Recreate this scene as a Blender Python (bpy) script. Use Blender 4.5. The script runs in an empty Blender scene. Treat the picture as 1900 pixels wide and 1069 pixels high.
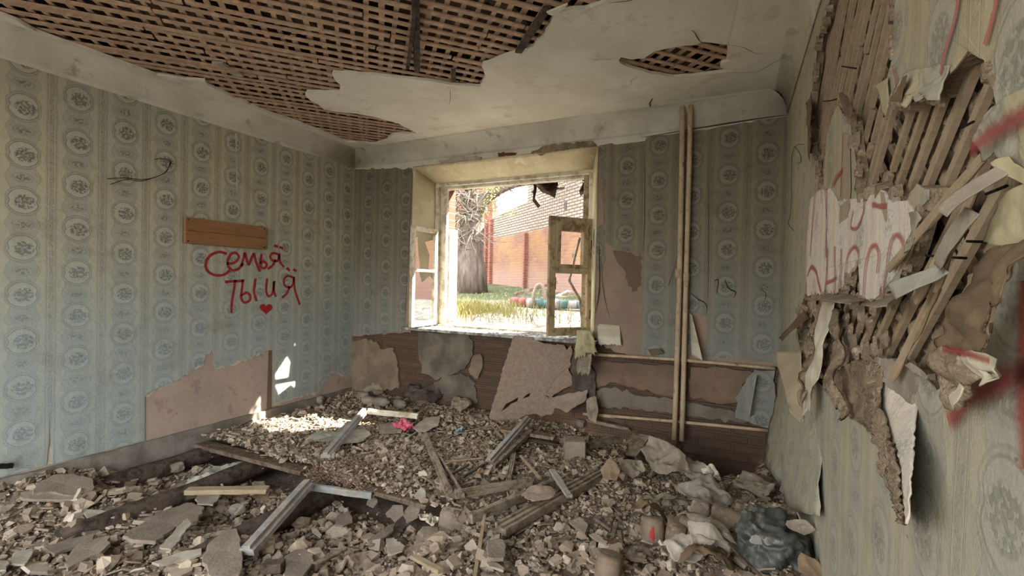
import bpy, math, random
import numpy as np
from mathutils import Vector, Matrix, noise
from mathutils.geometry import tessellate_polygon
random.seed(7); rs = np.random.RandomState(11)
C = bpy.context.scene.collection
PI = math.pi

# ------------------------------------------------------------------ camera
F, YAW, PIT, ROL = 855.7457, 0.4527016, 0.0119127, 0.0207697
CAM = Vector((0, 0, 1.5))
fwd = Vector((-math.sin(YAW)*math.cos(PIT), math.cos(YAW)*math.cos(PIT), -math.sin(PIT)))
_r = Vector((math.cos(YAW), math.sin(YAW), 0)); _u = _r.cross(fwd)
RT = math.cos(ROL)*_r + math.sin(ROL)*_u
UP = -math.sin(ROL)*_r + math.cos(ROL)*_u
cam = bpy.data.cameras.new('camera'); cam.sensor_width = 36; cam.lens = 36*F/1900
cam.clip_start = .02; cam.clip_end = 200
co = bpy.data.objects.new('camera', cam); C.objects.link(co)
co.matrix_world = Matrix(((RT.x, UP.x, -fwd.x, 0), (RT.y, UP.y, -fwd.y, 0), (RT.z, UP.z, -fwd.z, 1.5), (0, 0, 0, 1)))
bpy.context.scene.camera = co
def ray(x, y): return fwd + RT*((x-950)/F) - UP*((y-534.5)/F)
def on(x, y, ax, v):
    d = ray(x, y); t = (v-CAM[ax])/d[ax]; return CAM + d*t
def onZ(x, y, z): return on(x, y, 2, z)
def dep(x, y, t): return CAM + ray(x, y)*t

# ------------------------------------------------------------------ world, sun, exposure
def srgb(c):
    return tuple(((v/255)/12.92 if v/255 <= .04045 else ((v/255+.055)/1.055)**2.4) for v in c)
w = bpy.data.worlds.new('sky'); bpy.context.scene.world = w; w.use_nodes = True
wn = w.node_tree.nodes; wl = w.node_tree.links
bg = wn['Background']
geo = wn.new('ShaderNodeNewGeometry'); sep = wn.new('ShaderNodeSeparateXYZ')
wl.new(geo.outputs['Incoming'], sep.inputs[0])
rmp = wn.new('ShaderNodeValToRGB'); mr = wn.new('ShaderNodeMapRange')
mr.inputs['From Min'].default_value = .12; mr.inputs['From Max'].default_value = -.6   # incoming z is negative looking up
wl.new(sep.outputs['Z'], mr.inputs['Value']); wl.new(mr.outputs[0], rmp.inputs[0])
rmp.color_ramp.elements[0].color = (.25, .23, .20, 1); rmp.color_ramp.elements[0].position = 0
rmp.color_ramp.elements[1].color = (.90, .95, 1.0, 1); rmp.color_ramp.elements[1].position = 1
e = rmp.color_ramp.elements.new(.2); e.color = (1, .97, .90, 1)
wl.new(rmp.outputs[0], bg.inputs['Color']); bg.inputs['Strength'].default_value = 3.0
sl = bpy.data.lights.new('sun', 'SUN'); sl.energy = 16; sl.angle = math.radians(.6); sl.color = (1, .93, .80)
so = bpy.data.objects.new('sun', sl); C.objects.link(so)
SUN = Vector((-.75, -.667, -.83))
so.rotation_euler = SUN.to_track_quat('-Z', 'Y').to_euler()
vs = bpy.context.scene.view_settings
vs.view_transform = 'Standard'; vs.look = 'None'; vs.gamma = 1; vs.use_curve_mapping = False; vs.exposure = 1.65
try:
    cy = bpy.context.scene.cycles; cy.max_bounces = 12; cy.diffuse_bounces = 6; cy.transparent_max_bounces = 12
except Exception: pass

# ------------------------------------------------------------------ node helper
class N:
    def __init__(s, t, o): s.t = t; s.o = o
    def _m(s, op, *a):
        n = s.t.nodes.new('ShaderNodeMath'); n.operation = op
        for i, v in enumerate((s,)+a):
            if isinstance(v, N): s.t.links.new(v.o, n.inputs[i])
            else: n.inputs[i].default_value = v
        return N(s.t, n.outputs[0])
    def __add__(s, b): return s._m('ADD', b)
    __radd__ = __add__
    def __sub__(s, b): return s._m('SUBTRACT', b)
    def __rsub__(s, b): return s._m('MULTIPLY', -1.0)._m('ADD', b)
    def __mul__(s, b): return s._m('MULTIPLY', b)
    __rmul__ = __mul__
    def __truediv__(s, b): return s._m('DIVIDE', b)
    def floor(s): return s._m('FLOOR')
    def abs(s): return s._m('ABSOLUTE')
    def sqrt(s): return s._m('SQRT')
    def cos(s): return s._m('COSINE')
    def max(s, b): return s._m('MAXIMUM', b)
    def min(s, b): return s._m('MINIMUM', b)
    def mod(s, b): return s._m('FLOORED_MODULO', b)
    def atan2(s, b): return s._m('ARCTAN2', b)
    def ss(s, a, b, lo=0., hi=1.):      # smoothstep
        n = s.t.nodes.new('ShaderNodeMapRange'); n.interpolation_type = 'SMOOTHSTEP'
        s.t.links.new(s.o, n.inputs['Value'])
        for k, v in (('From Min', a), ('From Max', b), ('To Min', lo), ('To Max', hi)): n.inputs[k].default_value = v
        return N(s.t, n.outputs[0])
class Mat:
    def __init__(s, name, rough=.85, spec=.25, metal=0):
        s.m = bpy.data.materials.new(name); s.m.use_nodes = True; s.t = s.m.node_tree
        s.b = s.t.nodes['Principled BSDF']; s.b.inputs['Roughness'].default_value = rough
        s.b.inputs['Specular IOR Level'].default_value = spec; s.b.inputs['Metallic'].default_value = metal
    def new(s, k): return s.t.nodes.new(k)
    def coord(s, kind='Object', scale=(1, 1, 1)):
        n = s.new('ShaderNodeTexCoord'); m = s.new('ShaderNodeMapping'); m.inputs['Scale'].default_value = scale
        s.t.links.new(n.outputs[kind], m.inputs[0]); return m.outputs[0]
    def pos(s, scale=(1, 1, 1)):
        n = s.new('ShaderNodeNewGeometry'); m = s.new('ShaderNodeMapping'); m.inputs['Scale'].default_value = scale
        s.t.links.new(n.outputs['Position'], m.inputs[0]); return m.outputs[0]
    def noise(s, vec, scale, det=4, rough=.6):
        n = s.new('ShaderNodeTexNoise'); n.inputs['Scale'].default_value = scale; n.inputs['Detail'].default_value = det
        n.inputs['Roughness'].default_value = rough; s.t.links.new(vec, n.inputs['Vector']); return N(s.t, n.outputs[0])
    def voro(s, vec, scale, feat='F1', out=0):
        n = s.new('ShaderNodeTexVoronoi'); n.feature = feat; n.inputs['Scale'].default_value = scale
        s.t.links.new(vec, n.inputs['Vector']); return N(s.t, n.outputs[out])
    def mix(s, fac, a, b):
        n = s.new('ShaderNodeMix'); n.data_type = 'RGBA'
        if isinstance(fac, N): s.t.links.new(fac.o, n.inputs[0])
        else: n.inputs[0].default_value = fac
        for i, v in ((6, a), (7, b)):
            if isinstance(v, tuple): n.inputs[i].default_value = (*srgb(v), 1)
            else: s.t.links.new(v, n.inputs[i])
        return n.outputs[2]
    def mul(s, a, b):
        n = s.new('ShaderNodeMix'); n.data_type = 'RGBA'; n.blend_type = 'MULTIPLY'; n.inputs[0].default_value = 1
        s.t.links.new(a, n.inputs[6]); s.t.links.new(b, n.inputs[7]); return n.outputs[2]
    def col(s, c):
        if isinstance(c, tuple): s.b.inputs['Base Color'].default_value = (*srgb(c), 1)
        else: s.t.links.new(c, s.b.inputs['Base Color'])
        return s
    def bump(s, h, dist, strength=1):
        n = s.new('ShaderNodeBump'); n.inputs['Distance'].default_value = dist; n.inputs['Strength'].default_value = strength
        s.t.links.new(h.o, n.inputs['Height']); s.t.links.new(n.outputs[0], s.b.inputs['Normal']); return s

MT = {}
def simple(name, c1, c2, scale=6, bump=.004, bs=30, rough=.9, stretch=(1, 1, 1), c3=None, spec=.2, metal=0, kind='Object'):
    m = Mat(name, rough, spec, metal); v = m.coord(kind, stretch)
    n1 = m.noise(v, scale, 5, .65); n2 = m.noise(v, bs, 4, .7)
    c = m.mix(n1.ss(.35, .65), c1, c2)
    if c3: c = m.mix(m.noise(v, scale*2.7, 5, .7).ss(.55, .68), c, c3)
    m.col(c)
    if bump: m.bump(n1*.5+n2*.5, bump)
    MT[name] = m.m; return m.m

def wallpaper(name, u0, base=(168, 166, 150), cream=(176, 169, 142), blue=(140, 144, 138), dark=(66, 66, 56), lowblue=.9, fade=1., ins=(190, 188, 170), grime_shade=(120, 110, 92), gm=.5):
    m = Mat(name, .8, .2); uv = m.coord('UV'); sp = m.new('ShaderNodeSeparateXYZ'); m.t.links.new(uv, sp.inputs[0])
    u = N(m.t, sp.outputs[0]); v = N(m.t, sp.outputs[1])
    S, P = .2888, .3175
    wob = m.noise(uv, 9, 3)-.5
    u = u + wob*.012; v = v + (m.noise(uv, 7, 3)-.5)*.012
    c = (u-u0)/S; k = (c+.5).floor(); x = (c-k)*S; ax = x.abs()
    par = k.mod(2.0); vv = (v-.0785-par*.159)/P
    y = (vv-(vv+.5).floor())*P; y2 = (vv-vv.floor()-.5)*P
    r = (x*x + y*y*.86).sqrt(); th = y.atan2(x)
    sn = (y/(r+.0001)).abs()
    R = sn.ss(.0, .42)*.012+.066
    d = r-R
    nf = m.noise(uv, 70, 3, .7); nb = m.noise(uv, 62, 2, .55); nc = m.noise(uv, 26, 3, .6)
    vor = m.voro(uv, 90)
    line = d.abs().ss(.0015, .0045, 1, 0)
    line2 = (d-.0135).abs().ss(.0015, .005, .8, 0)
    inside = d.ss(-.004, .002, 1, 0)
    rf = ((x-.008)*(x-.008)+(y+.004)*(y+.004)*1.1).sqrt()
    mass = rf.ss(.018, .042, .5, 0)
    flower = (nb.ss(.44, .51)*rf.ss(.044, .060, 1, 0)*1.0).max(mass*nc.ss(.3, .6))
    r2 = (x*x*.6 + y2*y2*1.6).sqrt()
    fl2 = nb.ss(.44, .54)*r2.ss(.024, .034, .9, 0)
    halo2 = (r2-.040).abs().ss(.002, .006, .5, 0)
    vine = (vv*4*PI).cos()*.012+.074+(nc-.5)*.03
    vl = (ax-vine).abs().ss(.001, .005, .7, 0)
    band = (ax-vine).ss(-.012, .006, 1, 0)
    st = ax.ss(.127, .134)*vor.ss(.2, .55, 1, .45)
    ln = ((ax-.1225).abs()).ss(.001, .003, .55, 0).max(((ax-.116).abs()).ss(.001, .003, .35, 0))
    big = m.noise(uv, 1.3, 4); tone = m.mix(big.ss(.3, .7), base, cream)
    col = m.mix(band*.5, tone, blue)
    col = m.mix(inside*.34*fade, col, ins)
    darkc = m.mix(nf.ss(.3, .7)*.5, dark, blue)
    dk = (line*.6).max(line2*.5).max(flower*.85).max(fl2*.8).max(halo2*.5).max(vl*.45).max(st*.62).max(ln)
    dk = dk*nc.ss(.2, .5, .55, 1)
    col = m.mix(dk*fade, col, darkc)
    # bluish skylight on the lower wall, painted into the paper colour
    sky_tint = (v*-1+big*1.2).ss(-1.6, -.1)
    col = m.mix(sky_tint*.55*lowblue, col, (142, 164, 174))
    g = m.noise(uv, 3.1, 6, .72)
    col = m.mix(g.ss(.5, .78)*gm, col, grime_shade)
    fine = m.noise(uv, 160, 3, .7)
    spots = m.noise(uv, 30, 2, .5).ss(.74, .77)
    col = m.mix(spots*.6, col, (80, 72, 58))
    col = m.mix(fine.ss(.3, .8)*.22, col, (110, 110, 98))
    m.col(col)
    m.bump(m.noise(uv, 5, 5, .6)*1.0 + fine*.06 + dk*.05, .02, .8)
    MT[name] = m.m; return m.m

def brickmat(name, c1, c2, mortar, sx, sy, ms=.012, top=None, zsplit=3.1, bump=.012, dirt=(70, 55, 45), dm=.5, bw=.5, rough=.95):
    m = Mat(name, rough, .15); uv = m.coord('UV')
    def br(a, b, mo):
        n = m.new('ShaderNodeTexBrick'); m.t.links.new(uv, n.inputs['Vector'])
        n.inputs['Color1'].default_value = (*srgb(a), 1); n.inputs['Color2'].default_value = (*srgb(b), 1); n.inputs['Mortar'].default_value = (*srgb(mo), 1)
        n.inputs['Scale'].default_value = 1; n.inputs['Mortar Size'].default_value = ms; n.inputs['Mortar Smooth'].default_value = .3
        n.inputs['Brick Width'].default_value = sx; n.inputs['Row Height'].default_value = sy; n.inputs['Bias'].default_value = 0
        return n
    n = br(c1, c2, mortar); col = n.outputs['Color']
    nz = m.noise(uv, 2.2, 6, .7); nz2 = m.noise(uv, 28, 4, .7)
    col = m.mix(nz.ss(.42, .7)*dm, col, dirt)
    if top:
        n2 = br(top[0], top[1], top[2]); sp = m.new('ShaderNodeSeparateXYZ'); m.t.links.new(uv, sp.inputs[0])
        z = N(m.t, sp.outputs[1]) + (m.noise(uv, 1.5, 3)-.5)*.25
        orange = m.noise(uv, .8, 4).ss(.4, .6)
        col = m.mix(orange*.55, col, (152, 116, 76))
        low = z.ss(1.6, 2.3, 1, 0); col = m.mix(low*.6, col, (146, 122, 114))
        col = m.mix(z.ss(zsplit-.03, zsplit+.03), col, n2.outputs['Color'])
    col = m.mix(nz2.ss(.3, .8)*.3, col, dirt)
    m.col(col); m.bump(N(m.t, n.outputs['Fac'])*-1+nz2*.5+nz*.6, bump)
    MT[name] = m.m; return m.m

def attrmat(name, rough=.92):
    m = Mat(name, rough, .15); a = m.new('ShaderNodeAttribute'); a.attribute_name = 'Col'
    v = m.pos(); n = m.noise(v, 40, 5, .7); n2 = m.noise(v, 6, 3)
    c = m.mix(n.ss(.3, .75)*.3, a.outputs['Color'], (104, 92, 80)); c = m.mix(n2.ss(.4, .65)*.4, c, (168, 156, 142))
    m.col(c); m.bump(n, .006); MT[name] = m.m; return m.m

def woodmat(name, c1, c2, c3=None, rough=.85, dust=None, gs=(1.2, 22, 22), kind='Object', bump=.003):
    m = Mat(name, rough, .2); v = m.coord(kind, gs); n = m.noise(v, 1.6, 6, .7); v2 = m.pos()
    c = m.mix(n.ss(.3, .7), c1, c2)
    if c3: c = m.mix(m.noise(v2, 9, 5, .7).ss(.48, .6), c, c3)
    if dust: c = m.mix(m.noise(v2, 14, 6, .75).ss(.4, .62)*.8, c, dust)
    m.col(c); m.bump(n, bump); MT[name] = m.m; return m.m

wallpaper('wallpaper left', 1.3627)
wallpaper('wallpaper back', .205, ins=(144, 140, 122), base=(116, 112, 99), cream=(124, 114, 95), blue=(101, 101, 92), dark=(52, 48, 40), lowblue=.35, grime_shade=(84, 72, 58), gm=.7)  # same paper darkened throughout: the back wall's shade is put into its colour
wallpaper('wallpaper right', 1.15, ins=(176, 170, 150), base=(160, 152, 132), cream=(168, 156, 126), blue=(140, 142, 134), lowblue=.25, fade=.6, grime_shade=(120, 108, 90), gm=.55)
wallpaper('wallpaper pale', 1.15, base=(206, 196, 184), cream=(212, 202, 184), blue=(196, 192, 186), lowblue=.1, fade=.6, grime_shade=(160, 140, 122), gm=.4)
simple('paper back', (190, 186, 170), (168, 160, 140), 9, .004, 60, .9, kind='UV')
simple('yellow paper', (168, 160, 128), (150, 142, 114), 7, .004, 60, .9)
simple('buff paper', (154, 142, 120), (140, 128, 106), 7, .004, 60, .9)
simple('dirty paper', (146, 137, 123), (124, 114, 101), 7, .006, 50, .9, c3=(160, 151, 136))
simple('brown paper', (110, 92, 72), (84, 70, 55), 8, .006, 50, .9)
simple('ceiling plaster', (212, 209, 197), (200, 196, 182), 1.6, .006, 14, .95, c3=(190, 185, 170))
simple('cove plaster', (196, 193, 180), (176, 172, 157), 2.2, .010, 11, .95, c3=(158, 152, 137))
simple('pink plaster', (168, 150, 138), (154, 140, 132), 3, .008, 25, .95, c3=(146, 122, 124))
simple('back plaster', (142, 124, 108), (126, 110, 97), 3, .008, 25, .95, c3=(134, 104, 94))
simple('brown plaster', (116, 98, 82), (98, 84, 72), 3, .01, 25, .95, c3=(112, 82, 72))
simple('grey plaster', (116, 108, 98), (84, 78, 70), 3, .01, 20, .95)
simple('tan plaster', (128, 114, 97), (106, 93, 79), 5, .014, 26, .95)
simple('cement', (136, 130, 122), (104, 98, 90), 5, .012, 22, .95)
simple('crumbly plaster', (140, 124, 104), (108, 94, 78), 9, .03, 30, .98, c3=(166, 152, 132))
simple('reveal plaster', (206, 196, 166), (186, 172, 140), 3, .012, 18, .95, c3=(216, 210, 190))
simple('dust', (140, 128, 114), (110, 98, 86), 5, .03, 26, 1)
simple('dark pit', (46, 38, 30), (30, 25, 20), 5, .02, 26, 1)
simple('slab plaster', (148, 136, 124), (126, 114, 103), 6, .012, 45, .95, kind='Object')
simple('slab light', (172, 164, 152), (144, 134, 122), 6, .008, 45, .95, kind='Object')
simple('hardboard', (152, 134, 119), (136, 118, 105), 28, .008, 130, .9, c3=(166, 148, 131))
simple('pipe paint', (176, 158, 134), (158, 138, 112), 9, .003, 60, .6, c3=(128, 100, 74), stretch=(1, 1, .6))
simple('rust', (96, 64, 44), (70, 48, 36), 20, .004, 60, .8)
simple('grey plastic', (140, 134, 124), (118, 110, 100), 9, .002, 60, .6, c3=(150, 140, 126))
simple('brown plastic', (130, 114, 98), (108, 94, 80), 9, .002, 60, .6, c3=(146, 132, 116))
simple('red plastic', (170, 50, 50), (150, 40, 44), 9, 0, 60, .6)
simple('pink plastic', (226, 120, 140), (200, 90, 112), 20, .004, 60, .5)
simple('blue plastic', (140, 190, 205), (120, 160, 180), 20, .004, 60, .5)
simple('bag plastic', (70, 73, 70), (54, 57, 55), 9, .004, 40, .5, c3=(118, 110, 100), spec=.5)
simple('dark cloth', (88, 82, 76), (64, 58, 52), 8, .006, 60, .95)
simple('silver foil', (150, 150, 140), (126, 124, 114), 9, .006, 40, .7, c3=(110, 100, 88))
simple('tin', (96, 80, 72), (70, 58, 52), 12, .004, 60, .6)
simple('bark', (120, 108, 98), (84, 74, 66), 3, .03, 9, .95, stretch=(2, 2, .4))
simple('twig', (132, 122, 110), (98, 88, 78), 9, .0, 60, .9)
simple('grey roof', (160, 158, 156), (130, 128, 126), 5, .01, 30, .9)
simple('painted teal', (86, 118, 112), (74, 98, 96), 9, .0, 60, .6)
simple('painted rose', (136, 84, 80), (116, 70, 70), 9, .0, 60, .6)
simple('white paint', (220, 214, 200), (188, 178, 158), 9, .003, 50, .7, c3=(150, 130, 106))
simple('orange scrap', (140, 118, 96), (120, 100, 82), 9, .003, 50, .8)
simple('black', (14, 12, 11), (24, 20, 18), 9, 0, 50, .9)
simple('wire black', (40, 38, 34), (30, 28, 26), 9, 0, 50, .7)
simple('wire blue', (50, 84, 98), (40, 60, 70), 9, 0, 50, .7)
simple('loose wool', (160, 140, 122), (120, 100, 84), 40, 0, 50, 1)
woodmat('lath', (182, 152, 128), (150, 122, 100), (194, 166, 142), dust=(170, 146, 124), gs=(3, 30, 30))
woodmat('lath pale', (160, 140, 114), (130, 112, 90), (148, 130, 107), dust=(158, 142, 120), gs=(3, 30, 30))
woodmat('old wood', (112, 96, 80), (78, 66, 54), (136, 122, 106), dust=(150, 138, 124))
woodmat('joist wood', (58, 50, 44), (40, 34, 30), (74, 64, 56), dust=(92, 80, 70))
woodmat('deck wood', (90, 76, 62), (64, 54, 44), (104, 90, 76), dust=(120, 106, 92))
woodmat('board wood', (142, 104, 70), (126, 92, 62), None, .6, gs=(1.2, 1.2, 9))
woodmat('sash paint', (172, 156, 126), (146, 128, 98), (118, 100, 76), .75, gs=(6, 6, 2))
woodmat('sash white', (214, 210, 196), (196, 188, 168), (170, 156, 132), .7, gs=(6, 6, 2))
woodmat('blue white wood', (172, 166, 156), (140, 132, 122), (140, 152, 158), dust=(132, 120, 108))
woodmat('sill paint', (190, 192, 190), (160, 160, 158), (112, 108, 104), .7, dust=(100, 92, 84))
brickmat('interior brick', (100, 74, 60), (80, 62, 52), (84, 74, 64), .26, .078, .012, dirt=(88, 76, 66), dm=.9, bump=.03)
brickmat('yard brick', (132, 94, 76), (112, 78, 66), (124, 106, 94), .27, .088, .012, top=((142, 134, 124), (130, 122, 112), (66, 56, 50)), zsplit=3.15, dirt=(118, 96, 80), dm=.4)
brickmat('red brick', (134, 80, 66), (116, 70, 60), (136, 110, 98), .27, .088, .010, dirt=(100, 72, 60), dm=.4)
attrmat('rubble')
m = Mat('glass', .05, .5); gt = m.new('ShaderNodeBsdfTransparent'); gt.inputs[0].default_value = (.86, .92, .93, 1); gg = m.new('ShaderNodeBsdfGlossy'); gg.inputs['Roughness'].default_value = .04
gm_ = m.new('ShaderNodeMixShader'); gf_ = m.new('ShaderNodeFresnel'); gf_.inputs[0].default_value = 1.45; m.t.links.new(gf_.outputs[0], gm_.inputs[0]); m.t.links.new(gt.outputs[0], gm_.inputs[1]); m.t.links.new(gg.outputs[0], gm_.inputs[2])
m.t.links.new(gm_.outputs[0], m.t.nodes['Material Output'].inputs['Surface']); MT['glass'] = m.m
m = Mat('thin plastic', .3, .5); m.col((205, 205, 190)); m.b.inputs['Transmission Weight'].default_value = .35; MT['thin plastic'] = m.m
m = Mat('leaves', .7, .2); m.col(m.mix(m.noise(m.pos(), 5), (170, 172, 90), (120, 136, 60))); MT['leaves'] = m.m
m = Mat('grass blades', .7, .2); m.col(m.mix(m.noise(m.pos(), 4), (176, 170, 118), (126, 132, 78))); MT['grass blades'] = m.m
# yard ground: trodden earth; further grass has the wall's shade put into its colour
m = Mat('yard ground', 1, .1); v = m.pos(); n = m.noise(v, 1.2, 6, .75); n2 = m.noise(v, 9, 5, .75)
c = m.mix(n2.ss(.4, .6), (196, 190, 178), (140, 130, 116)); sp = m.new('ShaderNodeSeparateXYZ'); m.t.links.new(v, sp.inputs[0])
far = N(m.t, sp.outputs[1]).ss(8.2, 9.4)
gr = m.mix(n2.ss(.35, .6), (64, 92, 48), (92, 84, 70)); c = m.mix(far*n.ss(.3, .45), c, gr); m.col(c); m.bump(n2, .08); MT['yard ground'] = m.m
def spray(name, c, soft=.5, amt=.9):
    m = Mat(name, .8, .15); uv = m.coord('UV'); sp = m.new('ShaderNodeSeparateXYZ'); m.t.links.new(uv, sp.inputs[0])
    v = (N(m.t, sp.outputs[1])-.5).abs()*2
    n = m.noise(m.pos(), 120, 2, .6); a = (v+(n-.5)*.5).ss(1-soft, 1, amt, 0)
    m.col(m.mix(m.noise(m.pos(), 12), c, tuple(int(x*.85) for x in c)))
    m.t.links.new(a.o, m.b.inputs['Alpha']); MT[name] = m.m
spray('spray red', (160, 44, 50), .45, .92)
spray('spray red faded', (176, 92, 88), .8, .75)
spray('spray red soft', (150, 66, 62), 1., .75)
spray('crack dark', (52, 44, 36), .3, .8)

# ------------------------------------------------------------------ mesh helpers
def link(name, me, parent=None, mat=None):
    o = bpy.data.objects.new(name, me); C.objects.link(o)
    if mat:
        for mm in (mat if isinstance(mat, (list, tuple)) else [mat]): me.materials.append(MT[mm])
    if parent: o.parent = parent; o.location = -wloc(parent)
    return o
def wloc(p):
    q = Vector((0, 0, 0))
    while p: q = q+p.location; p = p.parent
    return q
def tag(o, label=None, cat=None, group=None, kind=None):
    if label: o['label'] = label
    if cat: o['category'] = cat
    if group: o['group'] = group
    if kind: o['kind'] = kind
    return o
def empty(name, loc=(0, 0, 0)):
    o = bpy.data.objects.new(name, None); C.objects.link(o); o.location = loc; o.empty_display_size = .05; return o
def mesh(name, vs_, fs, uvs=None, smooth=False):
    me = bpy.data.meshes.new(name); me.from_pydata([tuple(v) for v in vs_], [], fs)
    if uvs is not None:
        l = me.uv_layers.new(name='UVMap')
        vi = np.empty(len(me.loops), int); me.loops.foreach_get('vertex_index', vi)
        l.data.foreach_set('uv', np.array(uvs, float)[vi].ravel())
    if smooth: me.polygons.foreach_set('use_smooth', [True]*len(me.polygons))
    me.update(); return me
class MB:
    def __init__(s): s.v = []; s.f = []; s.uv = []
    def add(s, v, f, uv=None):
        b = len(s.v); s.v += [tuple(p) for p in v]; s.f += [tuple(i+b for i in q) for q in f]
        s.uv += list(uv) if uv else [(p[0], p[2]) for p in v]
    def box(s, a, b, M=None):
        v = [Vector((x, y, z)) for x in (a[0], b[0]) for y in (a[1], b[1]) for z in (a[2], b[2])]
        if M: v = [M @ p for p in v]
        s.add(v, [(0, 1, 3, 2), (4, 6, 7, 5), (0, 4, 5, 1), (2, 3, 7, 6), (0, 2, 6, 4), (1, 5, 7, 3)])
    def tube(s, pts, rad, n=8, caps=True):
        pts = [Vector(p) for p in pts]; k = len(pts)
        if not isinstance(rad, (list, tuple)): rad = [rad]*k
        vs_ = []; t0 = (pts[1]-pts[0]).normalized(); a = t0.orthogonal().normalized()
        for i, p in enumerate(pts):
            t = (pts[min(i+1, k-1)]-pts[max(i-1, 0)]).normalized()
            a = (a-t*a.dot(t)).normalized(); b = t.cross(a)
            for j in range(n):
                q = 2*PI*j/n; vs_.append(p+(a*math.cos(q)+b*math.sin(q))*rad[i])
        fs = [(i*n+j, i*n+(j+1) % n, (i+1)*n+(j+1) % n, (i+1)*n+j) for i in range(k-1) for j in range(n)]
        if caps: fs += [tuple(range(n-1, -1, -1)), tuple((k-1)*n+j for j in range(n))]
        s.add(vs_, fs)
    def build(s, name, mat, parent=None, smooth=False, bevel=0):
        o = link(name, mesh(name, s.v, s.f, s.uv, smooth), parent, mat)
        if bevel:
            b = o.modifiers.new('bevel', 'BEVEL'); b.width = bevel; b.segments = 2
        return o
def tubeobj(name, pts, r, mat, parent=None, n=8):
    b = MB(); b.tube(pts, r, n); return b.build(name, mat, parent, True)
def catmull(pts, n=6):
    P = [Vector(p) for p in pts]; out = []
    if len(P) < 3: return P
    for i in range(len(P)-1):
        a, b, c, d = P[max(i-1, 0)], P[i], P[i+1], P[min(i+2, len(P)-1)]
        for j in range(n):
            t = j/n; out.append(.5*((2*b)+(c-a)*t+(2*a-5*b+4*c-d)*t*t+(3*b-a-3*c+d)*t**3))
    out.append(P[-1]); return out
def rag(pts, step, amp, closed=True, keep=()):
    out = []; n = len(pts)
    for i in range(n if closed else n-1):
        a = Vector(pts[i]); b = Vector(pts[(i+1) % n]); L = (b-a).length; k = max(1, int(L/step)); out.append(a)
        if i in keep: continue
        nn = Vector((-(b-a).y, (b-a).x)).normalized() if L > 0 else Vector((0, 0))
        for j in range(1, k):
            out.append(a.lerp(b, j/k+random.uniform(-.3, .3)/k)+nn*random.gauss(0, amp))
    if not closed: out.append(Vector(pts[-1]))
    return out
class Fr:   # a flat frame: origin, U, V, normal towards the viewer
    def __init__(s, o, U, V, Nn, ax): s.o = Vector(o); s.U = Vector(U); s.V = Vector(V); s.N = Vector(Nn); s.ax = ax
    def p(s, u, v, h=0): return s.o+s.U*u+s.V*v+s.N*h
    def px(s, x, y, h=0):
        q = on(x, y, s.ax, s.o[s.ax]+s.N[s.ax]*h)-s.o; return Vector((q.dot(s.U), q.dot(s.V)))
    def pxs(s, L, h=0): return [s.px(*p, h) for p in L]
XL, XR, YB, ZC = -4.37, .344, 4.375, 3.1
FL = Fr((XL, 0, 0), (0, 1, 0), (0, 0, 1), (1, 0, 0), 0)
FRR = Fr((XR, 0, 0), (0, 1, 0), (0, 0, 1), (-1, 0, 0), 0)
FB = Fr((0, YB, 0), (1, 0, 0), (0, 0, 1), (0, -1, 0), 1)
FC = Fr((0, 0, ZC), (1, 0, 0), (0, 1, 0), (0, 0, -1), 2)
def plate(name, fr, outer, holes, h0, h1, mat, parent=None, wav=0):
    """flat sheet of real thickness between heights h0 (back) and h1 (front) of a frame"""
    loops = [[Vector((p[0], p[1])) for p in outer]]+[[Vector((p[0], p[1])) for p in h] for h in holes]
    tris = tessellate_polygon([[Vector((p.x, p.y, 0)) for p in l] for l in loops])
    flat = [p for l in loops for p in l]; n = len(flat)
    def hh(p, h): return h + (wav*noise.noise(Vector((p.x*3, p.y*3, 1.7))) if wav else 0)
    v = [fr.p(p.x, p.y, hh(p, h1)) for p in flat]+[fr.p(p.x, p.y, hh(p, h0)) for p in flat]
    uv = [(p.x, p.y) for p in flat]*2; f = []
    for a, b, c in tris:
        cr = (v[b]-v[a]).cross(v[c]-v[a])
        if cr.length < 1e-12: continue
        if cr.dot(fr.N) < 0: b, c = c, b
        f.append((a, b, c)); f.append((a+n, c+n, b+n))
    o = 0
    for l in loops:
        k = len(l)
        for i in range(k): f.append((o+i, o+(i+1) % k, o+(i+1) % k+n, o+i+n))
        o += k
    me = mesh(name, v, f, uv)
    return link(name, me, parent, mat)
def ribbon(name, fr, pts, w, h, mat, parent=None, sm=5, taper=False):
    P = catmull([Vector((p[0], p[1], 0)) for p in pts], sm); v = []; uv = []; f = []; k = len(P)
    for i, p in enumerate(P):
        t = (P[min(i+1, k-1)]-P[max(i-1, 0)]).normalized(); n = Vector((-t.y, t.x, 0))
        ww = w*(1 if not taper else (.25+.75*math.sin(PI*min(1, max(0, i/(k-1))))))
        ww *= .9+.2*noise.noise(Vector((i*.4, w*50, 0)))
        if i == 0: p = p-t*ww*.5
        if i == k-1: p = p+t*ww*.5
        for sgn, q in ((-1, 0), (1, 1)):
            z = p+n*ww*.5*sgn; v.append(fr.p(z.x, z.y, h)); uv.append((i, q))
    f = [(2*i, 2*i+1, 2*i+3, 2*i+2) for i in range(k-1)]
    return link(name, mesh(name, v, f, uv), parent, mat)
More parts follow.
